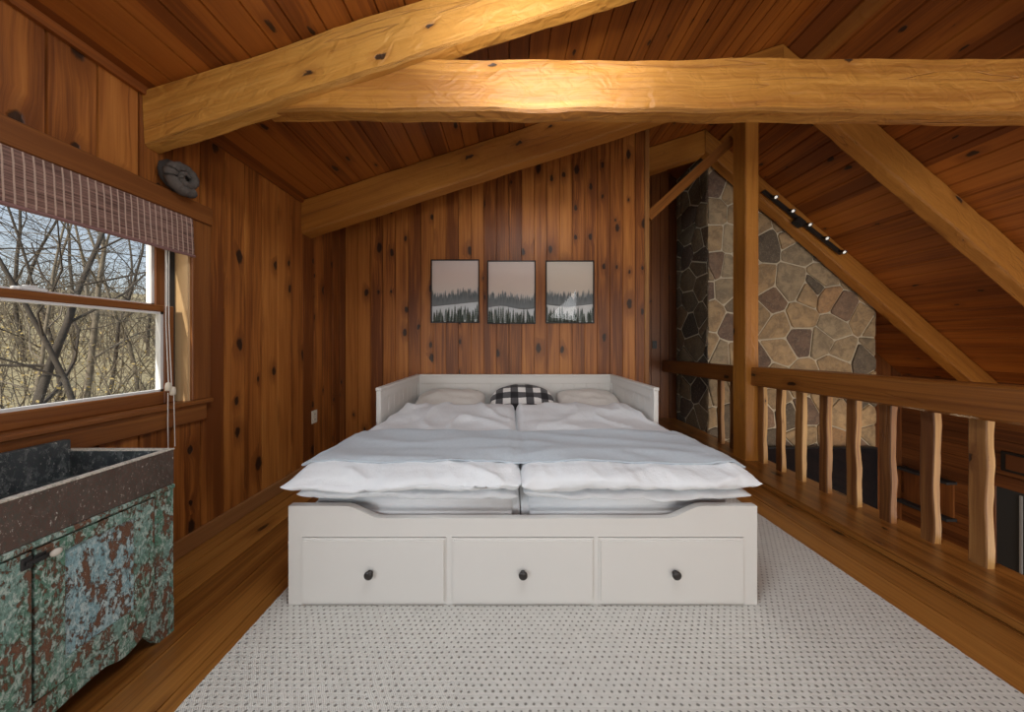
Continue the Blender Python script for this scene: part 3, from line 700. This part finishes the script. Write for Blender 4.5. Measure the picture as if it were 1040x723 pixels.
DR = [(-.931, -.284), (-.257, .381), (.403, 1.055)]
gp_ = .0006
for x0, x1 in ((BX0, DR[0][0]-gp_), (DR[0][1]+gp_, DR[1][0]-gp_), (DR[1][1]+gp_, DR[2][0]-gp_), (DR[2][1]+gp_, BX1)):
    mb.box((x0, BYF, RT), (x1, BYF+th, .318))
mb.box((BX0+.002, BYF+.002, RT), (BX1, BYF+th, .024))
mb.build('front_panel', M['white'], parent=db)
for x0, x1 in DR:
    mb = MB(); bm = bmesh.new(); bmesh.ops.create_cube(bm, size=1)
    for v in bm.verts: v.co = Vector((x0+(v.co.x+.5)*(x1-x0), BYF-.010+(v.co.y+.5)*.03, .027+(v.co.z+.5)*.288))
    fr = [e for f in bm.faces if f.normal.y < -.9 for e in f.edges]
    bmesh.ops.bevel(bm, geom=fr, offset=.008, segments=2, affect='EDGES'); mb.add(bm)
    dw = mb.build('drawer', M['white'], parent=db, smooth=25, origin=((x0+x1)/2, BYF, .17))
    mb = MB(); c = Vector(((x0+x1)/2+(-.012 if x0 < -.5 else (0 if x0 < 0 else .011)), BYF-.010, .166))
    mb.lathe([(.012, 0), (.009, .004), (.009, .008), (.016, .011), (.0195, .015), (.0195, .019), (.015, .023), (.005, .025)], Matrix.Translation(c) @ Matrix.Rotation(R(90), 4, 'X'), 20)
    k = mb.build('knob', M['knob'], smooth=60); k.parent = dw; k.location = Vector((0, 0, 0))-db.location-dw.location
for xa_ in (BX0, BX1-.025):
    mb = MB(); mb.box((xa_, BYF+th, .05), (xa_+.025, BYA, .36)); mb.build('side_rail', M['white'], parent=db)
mb = MB(); mb.box((BX0+.03, BYF+.05, .17), (BX1-.03, BYB-.05, .20)); mb.build('slatted_base', M['white'], parent=db)
def arm(x0, x1, inner):
    m2 = MB(); m2.box((x0-.004, BYA-.004, .835), (x1+.004, BYB, .86), 0, None, .004)
    m2.box((x0, BYA, RT), (x1, BYA+.055, .835), 0, None, .003); m2.box((x0, BYB-.045, RT), (x1, BYB, .835))
    m2.box((x0, BYA+.055, .10), (x1, BYB-.045, .18)); m2.box((x0, BYA+.055, .775), (x1, BYB-.045, .835))
    n = 8
    for i in range(n):
        ya = BYA+.055+(BYB-BYA-.10)*i/n; yb = BYA+.055+(BYB-BYA-.10)*(i+1)/n; m2.box((x0+.008, ya, .18), (x1-.008, yb, .775), 0, None, .0025)
    m2.build('arm', M['white'], parent=db)
arm(BX0, BX0+.035, 1); arm(BX1-.035, BX1, -1)
mb = MB(); mb.box((BX0+.035, BYB-.032, .835), (BX1-.035, BYB+.002, .86), 0, None, .004); mb.box((BX0+.035, BYB-.028, .10), (BX1-.035, BYB, .20)); mb.box((BX0+.035, BYB-.028, .765), (BX1-.035, BYB, .835), 0, None, .002)
for i in range(16):
    a = BX0+.035+(BX1-BX0-.07)*i/16; b = BX0+.035+(BX1-BX0-.07)*(i+1)/16; mb.box((a, BYB-.022, .20), (b, BYB-.004, .765), 0, None, .0025)
mb.build('backrest', M['white'], parent=db)

def cushion(nx, ny, f):
    m2 = MB(); top = [[m2.vert(*f(i/nx, j/ny, 1)) for i in range(nx+1)] for j in range(ny+1)]; bot = [[(top[j][i] if i in (0, nx) or j in (0, ny) else m2.vert(*f(i/nx, j/ny, -1))) for i in range(nx+1)] for j in range(ny+1)]
    for j in range(ny):
        for i in range(nx):
            m2.face((top[j][i], top[j][i+1], top[j+1][i+1], top[j+1][i])); m2.face((bot[j][i], bot[j+1][i], bot[j+1][i+1], bot[j][i+1]))
    return m2
MX0, MXM, MX1 = BX0+.037, .055, BX1-.037
for (x0, x1, lab) in ((MX0, MXM-.003, 'white sheeted mattress under the duvet nearest the window'), (MXM+.003, MX1, 'white sheeted mattress under the duvet nearest the railing')):
    mb = MB(); bm = bmesh.new(); bmesh.ops.create_cube(bm, size=1)
    for v in bm.verts: v.co = Vector((x0+(v.co.x+.5)*(x1-x0), 1.285+(v.co.y+.5)*1.60, .205+(v.co.z+.5)*.24))
    bmesh.ops.bevel(bm, geom=bm.edges[:], offset=.04, segments=6, affect='EDGES'); mb.add(bm)
    tag(mb.build('mattress', M['sheet'], smooth=180, origin=((x0+x1)/2, 2.05, .205)), lab, 'mattress', 'mattresses on the daybed')

def catmull(pts, n):
    out = []; P_ = [pts[0]]+pts+[pts[-1]]
    for i in range(1, len(P_)-2):
        for k in range(n):
            t = k/n; p0, p1, p2, p3 = P_[i-1], P_[i], P_[i+1], P_[i+2]
            out.append(tuple(.5*((2*p1[q])+(-p0[q]+p2[q])*t+(2*p0[q]-5*p1[q]+4*p2[q]-p3[q])*t*t+(-p0[q]+3*p1[q]-3*p2[q]+p3[q])*t**3) for q in range(2)))
    out.append(pts[-1]); return out
def ridged(v): return 1-abs(NV(v))*2
def duvet(xa, xb, seed, label, left_out, right_out):
    """folded duvet: the profile runs bottom -> lower lip -> fold -> upper lip -> top -> hump at the head end"""
    prof = [(2.60, .462), (2.2, .460), (1.7, .458), (1.42, .460), (1.31, .464), (1.272, .474), (1.260, .490), (1.268, .505), (1.32, .512), (1.40, .516), (1.31, .520), (1.245, .527), (1.222, .543), (1.226, .566), (1.258, .590), (1.32, .608),
            (1.42, .616), (1.6, .616), (1.8, .614), (2.0, .622), (2.15, .645), (2.30, .665), (2.42, .66), (2.52, .615), (2.59, .55), (2.62, .50), (2.60, .462)]
    ring = catmull(prof, 6)[:-1]; NX = 84; rings = []
    for i in range(NX+1):
        s = i/NX; x = xa+(xb-xa)*s; el = s*(xb-xa); er = (1-s)*(xb-xa)
        def pinch(e, w): return math.sqrt(max(0.0, 1-(1-min(1, e/w))**2))
        r = []
        for (y, z) in ring:
            fr = 1-min(1, max(0, (y-1.2)/.5))
            wl = .10 if left_out else .055; wr = .10 if right_out else .055
            pf = max(.03, pinch(el, wl)*pinch(er, wr)); zc = .556
            zc = .562 if z > .517 or y > 1.45 else .488; zz = zc+(z-zc)*(.02+.98*pf)
            w = Vector((x*2.3+seed*7, y*2.9, seed*3.0+(z > .53)*4))
            top = 1 if z > .56 else .35
            wr1 = (ridged(Vector((x*3.5+y*1.6+seed, y*2.2-x*1.2, seed)))**3)*.024 if y > 1.85 else (ridged(Vector((x*1.8+seed, y*5+x*1.5, seed)))**3)*.020
            zz += (NV(w)*.020 + NV(w*2.7)*.011 + wr1*1.0 - .008)*top*pf*(.55 if 1.3 < y < 1.85 else 1)
            yy = y + (NV(Vector((x*3.2+seed, z*14, 2)))*.030+NV(Vector((x*9+seed, z*26, 6)))*.012)*(1 if y < 1.4 else .3)
            if y < 1.36: zz += NV(Vector((x*3.7+seed*3, (z > .517)*5.0, 8)))*.014*pf
            if y < 1.35:   # corners pull out into points, lips sag a little mid-way
                cx = min(el, er); yy += .018*math.exp(-cx/.05)*(1 if z < .53 else -.2)
            xx = x
            if y < 1.5: zz += (ridged(Vector((x*9+z*6, seed*4.0, z*5)))**4)*.007*pf*(1 if z > .517 else .6); yy -= (ridged(Vector((x*7-z*8, seed*2.0, 3)))**4)*.005*pf
            if z < .517 and y < 1.6: xx += .012*math.exp(-el/.12)-.012*math.exp(-er/.12)
            inx = .058*min(1, max(0, (y-1.86)/.17))
            if left_out: xx += inx*math.exp(-el/.2)
            if right_out: xx -= inx*math.exp(-er/.2)
            r.append((xx, yy, max(zz, .463)))
        rings.append(r)
    m2 = MB(); m2.loft(rings, cap=False)
    o = m2.build('duvet', M['linen'], smooth=180, origin=((xa+xb)/2, 1.9, .46)); return tag(o, label, 'duvet', 'folded white duvets on the daybed')
duvet(-1.000, .055, 1, 'white folded duvet on the half of the bed nearest the window', True, False)
duvet(.056, 1.134, 2, 'white folded duvet on the half of the bed nearest the railing', False, True)
# throw blanket lying over both duvets
deps = bpy.context.evaluated_depsgraph_get()
from mathutils.bvhtree import BVHTree
def bvh(objs):
    vs, fs = [], []
    for o in objs:
        b0 = len(vs); vs += [o.matrix_world @ v.co if False else Vector(v.co)+Vector(o.location) for v in o.data.vertices]; fs += [tuple(i+b0 for i in p.vertices) for p in o.data.polygons]
    return BVHTree.FromPolygons(vs, fs)
dv = [o for o in bpy.data.objects if o.name.startswith('duvet')]
bv = bvh(dv)
def hit(x, y):
    h = bv.ray_cast(Vector((x, y, 1.5)), Vector((0, 0, -1))); return h[0].z if h[0] else None
mb = MB(); NX, NY = 110, 26; grid = []
for j in range(NY+1):
    row = []
    for i in range(NX+1):
        s = i/NX; x = -1.0+(1.128+1.0)*s
        y0 = 1.335+.022*NV(Vector((x*1.6, 3, 1)))+.02*math.sin(s*3.1)-.02; y1 = 1.80+.015*NV(Vector((x*2, 7, 1)))
        y = y0+(y1-y0)*j/NY
        zs = [hit(min(max(x+q, -.985), 1.118), y) for q in (-.05, -.025, 0, .025, .05)]; zs = [q for q in zs if q]
        z = (max(zs)*.55+sum(zs)/len(zs)*.45) if zs else .55
        e = min(s*2.13, (1-s)*2.13)
        z0 = hit(min(max(x, -.985), 1.118), y) or .55
        z = z if e > .06 else z0*1.0+(.006)
        row.append((x, y, max(z, z0)+.010+.003*NV(Vector((x*7, y*9, 3)))))
    grid.append(row)
tp = [[mb.vert(p) for p in r] for r in grid]; bt = [[mb.vert((p[0], p[1]+(.004 if j == 0 else 0), p[2]-.010)) for p in r] for j, r in enumerate(grid)]
for j in range(NY):
    for i in range(NX):
        mb.face((tp[j][i], tp[j][i+1], tp[j+1][i+1], tp[j+1][i])); mb.face((bt[j][i], bt[j+1][i], bt[j+1][i+1], bt[j][i+1]))
for i in range(NX):
    mb.face((tp[0][i], bt[0][i], bt[0][i+1], tp[0][i+1])); mb.face((tp[NY][i], tp[NY][i+1], bt[NY][i+1], bt[NY][i]))
for j in range(NY):
    mb.face((tp[j][0], tp[j+1][0], bt[j+1][0], bt[j][0])); mb.face((tp[j][NX], bt[j][NX], bt[j+1][NX], tp[j+1][NX]))
tag(mb.build('throw_blanket', M['knit'], smooth=60, origin=(.06, 1.56, .6)), 'light grey knitted throw laid across both white duvets', 'blanket')
def pillow(cx, cy, cz, wx, wy, th, tilt, mat, label, seed, rot=0, rd=.5):
    Mx = Matrix.Translation((cx, cy, cz)) @ Matrix.Rotation(R(rot), 4, 'Z') @ Matrix.Rotation(R(tilt), 4, 'X')
    def f(a, b, sgn):
        u, v = a*2-1, b*2-1
        prof = (max(0, 1-abs(u)**2.6)*max(0, 1-abs(v)**2.6))**.5
        pin = 1-.10*(1-abs(v)**2)*abs(u)**3*0 - .07*(1-(abs(v)))*abs(u)**4; piv = 1-.07*(1-abs(u))*abs(v)**4
        du, dv = u*math.sqrt(1-v*v*.5*rd), v*math.sqrt(1-u*u*.5*rd)
        p = Vector((du*wx/2*pin, dv*wy/2*piv, sgn*th/2*prof*(1+.25*NV(Vector((u*2.2+seed, v*2.2, sgn*3))))+.008*NV(Vector((u*6+seed, v*6, 1)))*prof))
        return (Mx @ p, (du*wx/2, dv*wy/2, 0))
    m2 = cushion(28, 22, f); o = m2.build('pillow', mat, smooth=180, origin=(cx, cy, cz)); return tag(o, label, 'pillow', 'pillows at the head of the daybed')
pillow(-.575, 2.69, .600, .72, .48, .19, 20, M['pillow'], 'plain cream pillow between the left bed side and the checked pillow', 1)
pillow(.785, 2.70, .600, .64, .48, .18, 20, M['pillow'], 'plain cream pillow between the checked pillow and the railing side of the bed', 2)
pillow(.13, 2.71, .60, .68, .52, .17, 36, M['gingham'], 'black and white checked pillow in the middle of the bed head', 3, 0, 1.0)

# ------------------------------------------------------------------ rug
mb = MB(); x0, x1, y0, y1 = -1.07, 1.725, -.15, 2.32; NX, NY = 120, 110
def rz(x, y): return RT-.001+.0012*NV(Vector((x*3, y*3, 1)))
g_ = [[mb.vert((x0+(x1-x0)*i/NX+(.003*NV(Vector((0, j*.9, 4))) if i in (0, NX) else 0), y0+(y1-y0)*j/NY, rz(i*.02, j*.02))) for i in range(NX+1)] for j in range(NY+1)]
for j in range(NY):
    for i in range(NX): mb.face((g_[j][i], g_[j][i+1], g_[j+1][i+1], g_[j+1][i]))
ed = [g_[0][i] for i in range(NX+1)]+[g_[j][NX] for j in range(1, NY+1)]+[g_[NY][i] for i in range(NX-1, -1, -1)]+[g_[j][0] for j in range(NY-1, 0, -1)]
lo = [mb.vert((mb.v[k][0], mb.v[k][1], .001)) for k in ed]
for i in range(len(ed)): mb.face((ed[i], ed[(i+1) % len(ed)], lo[(i+1) % len(ed)], lo[i]))
tag(mb.build('rug', M['rug'], smooth=50), 'large off white chunky woven rug on the wooden floor under the bed', 'rug')

# ------------------------------------------------------------------ dry sink cabinet
SXF, SXB, SY0, SY1 = -1.39, -1.815, .467, 1.143
ds = thing('dry_sink', ((SXF+SXB)/2, (SY0+SY1)/2, 0), 'old dry sink cabinet in peeling green and blue paint below the window', 'cabinet')
ZT, ZA, ZK = .755, .60, .072
mb = MB()
# far and near side boards
mb.box((SXB, SY1-.022, 0), (SXF-.002, SY1, ZT-.003), 0, None, .002); mb.box((SXB, SY0, 0), (SXF-.002, SY0+.022, ZT-.003), 0, None, .002)
mb.box((SXB, SY0+.022, .10), (SXB+.015, SY1-.022, .62)); mb.box((SXB+.015, SY0+.022, .075), (SXF-.022, SY1-.022, .095)); mb.build('carcass', M['green'], parent=ds)
# face frame with scalloped foot line
mb = MB()
def foot(y):
    e = min(y-SY0, SY1-y)
    if e < .045: return .0
    if e < .10:  t = (e-.045)/.055; t = t*t*(3-2*t); return .075*t
    if e < .19: t = (e-.10)/.09; return .075-.020*math.sin(t*math.pi)
    return .075-.018*(1-math.cos(min(1, (e-.19)/.16)*math.pi))/2
n = 70
for i in range(n):
    ya = SY0+(SY1-SY0)*i/n; yb = SY0+(SY1-SY0)*(i+1)/n; za, zb = foot(ya), foot(yb); zt = .135
    for x in (SXF-.022, SXF): mb.quad([(x, ya, za), (x, yb, zb), (x, yb, zt), (x, ya, zt)])
    mb.quad([(SXF-.022, ya, za), (SXF-.022, yb, zb), (SXF, yb, zb), (SXF, ya, za)])
for y in (SY0, SY1): mb.quad([(SXF-.022, y, 0), (SXF, y, 0), (SXF, y, .135), (SXF-.022, y, .135)])
mb.box((SXF-.022, SY1-.060, .135), (SXF, SY1, ZA), 0, None, .002); mb.box((SXF-.022, SY0, .135), (SXF, SY0+.060, ZA), 0, None, .002)
mb.box((SXF-.022, SY0+.060, .588), (SXF, SY1-.060, ZA), 0, None, .002); 
mb.build('face_frame', M['green'], parent=ds, smooth=30)
mb = MB(); mb.box((SXF-.02, SY0, ZA-.008), (SXF+.009, SY1, ZA+.010), 0, None, .004); mb.build('ledge', M['green'], parent=ds)
def door(y0, y1, name):
    m2 = MB(); z0, z1 = .138, .585; st = .055; x = SXF
    m2.box((x-.018, y0, z0), (x+.003, y0+st, z1), 0, None, .002); m2.box((x-.018, y1-st, z0), (x+.003, y1, z1), 0, None, .002)
    m2.box((x-.018, y0+st, z0), (x+.003, y1-st, z0+.065), 0, None, .002); m2.box((x-.018, y0+st, z1-.042), (x+.003, y1-st, z1), 0, None, .002)
    d_ = m2.build('door', M['green'], parent=ds, origin=(x, y0, z0))
    m3 = MB(); m3.box((x-.014, y0+st, z0+.065), (x-.006, y1-st, z1-.042)); p = m3.build('door_panel', M['blue']); p.parent = d_; p.location = -ds.location-d_.location
    return d_
ym = (SY0+SY1)/2
d1 = door(SY0+.063, ym-.003, 'door'); d2 = door(ym+.003, SY1-.063, 'door')
mb = MB(); mb.box((SXF+.003, ym-.024, .540), (SXF+.009, ym-.004, .575), 0, None, .002); mb.box((SXF+.003, ym-.002, .545), (SXF+.008, ym+.020, .570), 0, None, .002); mb.box((SXF+.008, ym-.018, .551), (SXF+.014, ym+.030, .563), 0, None, .002)
lt = mb.build('latch', M['black']); lt.parent = d2; lt.location = -ds.location-d2.location
mb = MB(); mb.lathe([(.006, 0), (.006, .004), (.011, .007), (.012, .011), (.009, .015), (.002, .017)], Matrix.Translation((SXF+.009, ym+.030, .557)) @ Matrix.Rotation(R(90), 4, 'Y'), 16)
kb_ = mb.build('knob', plain('porcelain', (.66, .63, .56), .25), smooth=60); kb_.parent = d2; kb_.location = -ds.location-d2.location
mb = MB(); mb.box((SXF-.022, SY0, ZA+.010), (SXF+.003, SY1, ZT-.003), 0, None, .003); mb.build('sink_front', M['umber'], parent=ds)
mb = MB()
for (lo_, hi_) in (((SXF-.023, SY0, ZT-.004), (SXF+.004, SY1+.001, ZT+.001)), ((SXB, SY1-.023, ZT-.004), (SXF-.023, SY1+.001, ZT+.001)), ((SXB, SY0-.001, ZT-.004), (SXF-.023, SY0+.023, ZT+.001))): mb.box(lo_, hi_, 0, None, .0015)
mb.build('worn_rim', M['rim'], parent=ds)
mb = MB(); mb.box((SXB+.015, SY0+.022, .64), (SXF-.022, SY1-.022, .655)); 
mb.box((SXB+.037, SY1-.027, .655), (SXF-.022, SY1-.0225, ZT-.004)); mb.box((SXB+.037, SY0+.0225, .655), (SXF-.022, SY0+.027, ZT-.004)); mb.box((SXF-.027, SY0+.027, .655), (SXF-.0225, SY1-.027, ZT-.004)); mb.build('basin_lining', M['zinc'], parent=ds)
mb = MB(); yb = SY1-.0225
mb.box((SXB+.006, SY0+.0225, .62), (SXB+.036, yb, .80), 0, None, .003); mb.build('backboard', M['zinc'], parent=ds)

# ------------------------------------------------------------------ outside: hillside and bare woods
def gz(x, y):
    d_ = math.hypot(x+2, y); return -3.4+max(0, d_-5)*.165+NV(Vector((x*.15, y*.15, 0)))*.5
mb = MB(); n = 40; xs = [-2.4-(i/n)**1.6*75 for i in range(n+1)]; ysg = [-30+110*j/n for j in range(n+1)]
gr = [[mb.vert((x, y, gz(x, y))) for y in ysg] for x in xs]
for i in range(n):
    for j in range(n): mb.face((gr[i][j], gr[i][j+1], gr[i+1][j+1], gr[i+1][j]))
struct(mb.build('hillside', M['litter'], smooth=180))
def grow(m2, p, d_, r, L, depth, top, rnd, sides=6):
    pts = [p.copy()]; rad = [r]; n = (9 if depth == top else 6) if depth > 1 else 4; q = p.copy(); dd = d_.copy(); kids = []
    for k in range(n):
        dd = (dd+Vector((rnd.uniform(-1, 1), rnd.uniform(-1, 1), rnd.uniform(-.6, .8)))*(.13 if depth == top else .30)).normalized()
        q = q+dd*L/n; pts.append(q.copy()); rad.append(max(.003, r*(1-.7*(k+1)/n)))
        if depth > 0 and k >= 1: kids.append((q.copy(), dd.copy(), rad[-1]))
    m2.tube(pts, rad, sides)
    for (kp, kd, kr) in kids:
        for _ in range(1 if depth > 1 else 2):
            if rnd.random() < .12: continue
            sdv = Vector((rnd.uniform(-1, 1), rnd.uniform(-1, 1), rnd.uniform(-.25, .5))).normalized()
            grow(m2, kp, (kd*.4+sdv).normalized(), kr*.55, L*rnd.uniform(.3, .52), depth-1, top, rnd, max(3, sides-2))
def wtree(px, Y, r, L, seed, mat, label, lean=(0, 0), depth=3, group=None):
    x = (px-CX)*Y/F; p = Vector((x, Y, gz(x, Y)-.1)); rnd = random.Random(seed); m2 = MB()
    grow(m2, p, Vector((lean[0], lean[1], 1)).normalized(), r, L, depth, depth, rnd, 7)
    tag(m2.build('bare_tree', M[mat], smooth=60, origin=p, fix=False), label, 'tree', group)
wtree(10, 5.0, .085, 8.5, 3, 'bark', 'thickest dark bare tree at the left edge of the window view', (.03, .06), 4)
wtree(80, 9.0, .085, 11, 8, 'bark_pale', 'pale trunked bare tree in the middle of the window view', (.05, .03), 4)
wtree(126, 6.0, .06, 8.0, 12, 'bark', 'dark leaning bare tree seen next to the far window stile', (-.12, -.1), 4)
GT = 'thinner bare trees standing deeper in the woods'
for i, (px, Y, r, L) in enumerate(((40, 8, .05, 8), (62, 11, .06, 10), (110, 12, .065, 10), (140, 13, .07, 11), (25, 14, .08, 12), (75, 16, .08, 12), (98, 19, .09, 13), (122, 22, .10, 14), (8, 20, .10, 14), (52, 24, .10, 14), (150, 17, .075, 12))):
    wtree(px, Y, r, L, 60+i, 'bark' if i % 3 else 'bark_pale', 'thin bare tree standing deep in the woods outside the window', (random.uniform(-.12, .12), random.uniform(-.12, .12)), 3, GT)
mb = MB(); rnd = random.Random(5)
for i in range(1350):
    Y = rnd.uniform(7, 36); px = rnd.uniform(-120, 330); x = (px-CX)*Y/F; z0 = gz(x, Y); h = rnd.uniform(1.5, 6.5); r = rnd.uniform(.008, .03)*(.5+Y/22)
    p = Vector((x, Y, z0)); pts = [p]; dd = Vector((rnd.uniform(-.35, .35), rnd.uniform(-.35, .35), 1))
    for k in range(4): dd = dd+Vector((rnd.uniform(-.3, .3), rnd.uniform(-.3, .3), 0)); p = p+dd.normalized()*h/4; pts.append(p)
    mb.tube(pts, [r, r*.8, r*.6, r*.4, r*.15], 3)
    for b_ in range(3):
        q = pts[rnd.randint(1, 3)]; e = Vector((rnd.uniform(-1, 1), rnd.uniform(-1, 1), rnd.uniform(0, .8))).normalized()*h*.3; mb.tube([q, q+e*.5+Vector((0, 0, .05)), q+e], [r*.5, r*.35, r*.15], 3)
tag(mb.build('undergrowth', M['twig'], fix=False), 'tangle of grey brown twigs and saplings filling the woods outside', 'undergrowth', None, 'stuff')
mb = MB()
for i in range(3600):
    Y = rnd.uniform(5, 20); px = rnd.uniform(-60, 300); x = (px-CX)*Y/F; p = Vector((x, Y, gz(x, Y)+rnd.uniform(.1, 3.2))); s = rnd.uniform(.02, .05)
    a = Vector((rnd.uniform(-1, 1), rnd.uniform(-1, 1), rnd.uniform(-1, 1))).normalized(); b = a.orthogonal().normalized(); mb.quad([p-a*s, p-b*s*.6, p+a*s, p+b*s*.6])
tag(mb.build('leaves', M['leaf'], fix=False), 'scattered tan leaves still clinging among the twigs outside', 'leaves', None, 'stuff')

# ------------------------------------------------------------------ light
W = bpy.data.worlds.new('sky'); S.world = W; W.use_nodes = True; nt = W.node_tree; nt.nodes.clear()
bg = nt.nodes.new('ShaderNodeBackground'); out = nt.nodes.new('ShaderNodeOutputWorld'); sk = nt.nodes.new('ShaderNodeTexSky')
sk.sky_type = 'NISHITA'; sk.sun_disc = False; sk.sun_elevation = R(28); sk.sun_rotation = R(200); sk.air_density = 1.0; sk.dust_density = 2.0
mxs = nt.nodes.new('ShaderNodeMix'); mxs.data_type = 'RGBA'; mxs.inputs[0].default_value = .5; mxs.inputs[7].default_value = (3.6, 3.8, 3.95, 1)
nt.links.new(sk.outputs[0], mxs.inputs[6]); nt.links.new(mxs.outputs[2], bg.inputs[0]); bg.inputs[1].default_value = .22; nt.links.new(bg.outputs[0], out.inputs[0])
def area(name, loc, rot, sx, sy, e, col):
    l = bpy.data.lights.new(name, 'AREA'); l.shape = 'RECTANGLE'; l.size = sx; l.size_y = sy; l.energy = e; l.color = col
    o = bpy.data.objects.new(name, l); COL.objects.link(o); o.location = loc; o.rotation_euler = rot; return o
area('gable_window_daylight', (4.3, YG+.04, -.2), (R(90), 0, 0), 2.9, 3.4, 135, (1, .96, .88))
area('front_fill_light', (.98, YG+.04, .96), (R(90), 0, 0), 2.6, 1.3, 34, (1, .98, .95))  # added fill behind the camera to light the bed front
area('peak_window_daylight', (1.66, YG-.45, 2.4), (R(90), 0, 0), 1.6, 1.6, 45, (.97, .98, 1))
area('side_fill_light', (XL-.06, -1.0, 1.18), (0, R(-90), 0), .9, 1.4, 52, (.78, .90, 1))  # added cool fill out of view to brighten the bed top
area('right_fill_light', (XR+.06, -1.4, -1.4), (0, R(90), 0), 1.9, 1.7, 42, (.85, .93, 1))  # added unseen daylight, meant to reflect in the television screen
l = bpy.data.lights.new('beam_spot_lamp', 'SPOT'); l.energy = 62; l.color = (1, .97, .93); l.shadow_soft_size = .06; l.spot_size = R(80); l.spot_blend = 1.0
o = bpy.data.objects.new('beam_spot_lamp', l); COL.objects.link(o); o.location = (.2, .55, 2.22); o.rotation_euler = Vector((0, .85, .47)).to_track_quat('-Z', 'Y').to_euler()
l = bpy.data.lights.new('great_room_fill_light', 'POINT'); l.energy = 20; l.color = (1, .80, .52); l.shadow_soft_size = .12  # added warm light hidden below the floor edge, brightens the lower chimney
o = bpy.data.objects.new('great_room_fill_light', l); COL.objects.link(o); o.location = (3.9, 2.95, -1.1)
area('overhead_fill_light', (.15, .50, 2.98), (R(8), 0, 0), 1.1, .7, 44, (.92, .97, 1))  # added fill above the view for bed top and tie beam, no fixture
l = bpy.data.lights.new('sun', 'SUN'); l.energy = 6.0; l.color = (1, .92, .78); l.angle = R(1)
o = bpy.data.objects.new('sun', l); COL.objects.link(o); o.rotation_euler = Vector((.17, .9, -.74)).to_track_quat('-Z', 'Y').to_euler()

# ------------------------------------------------------------------ camera
cam = bpy.data.cameras.new('camera'); co = bpy.data.objects.new('camera', cam); COL.objects.link(co)
co.location = (0, 0, EYE); co.rotation_euler = (R(90), 0, 0); cam.sensor_width = 36; cam.lens = 36*F/1040
cam.shift_x = (520-CX)/1040; cam.shift_y = -(361.5-CY)/1040; cam.clip_start = .02; cam.clip_end = 300
S.camera = co
v = S.view_settings; v.view_transform = 'Standard'; v.look = 'None'; v.gamma = 1; v.exposure = -.2; v.use_curve_mapping = False
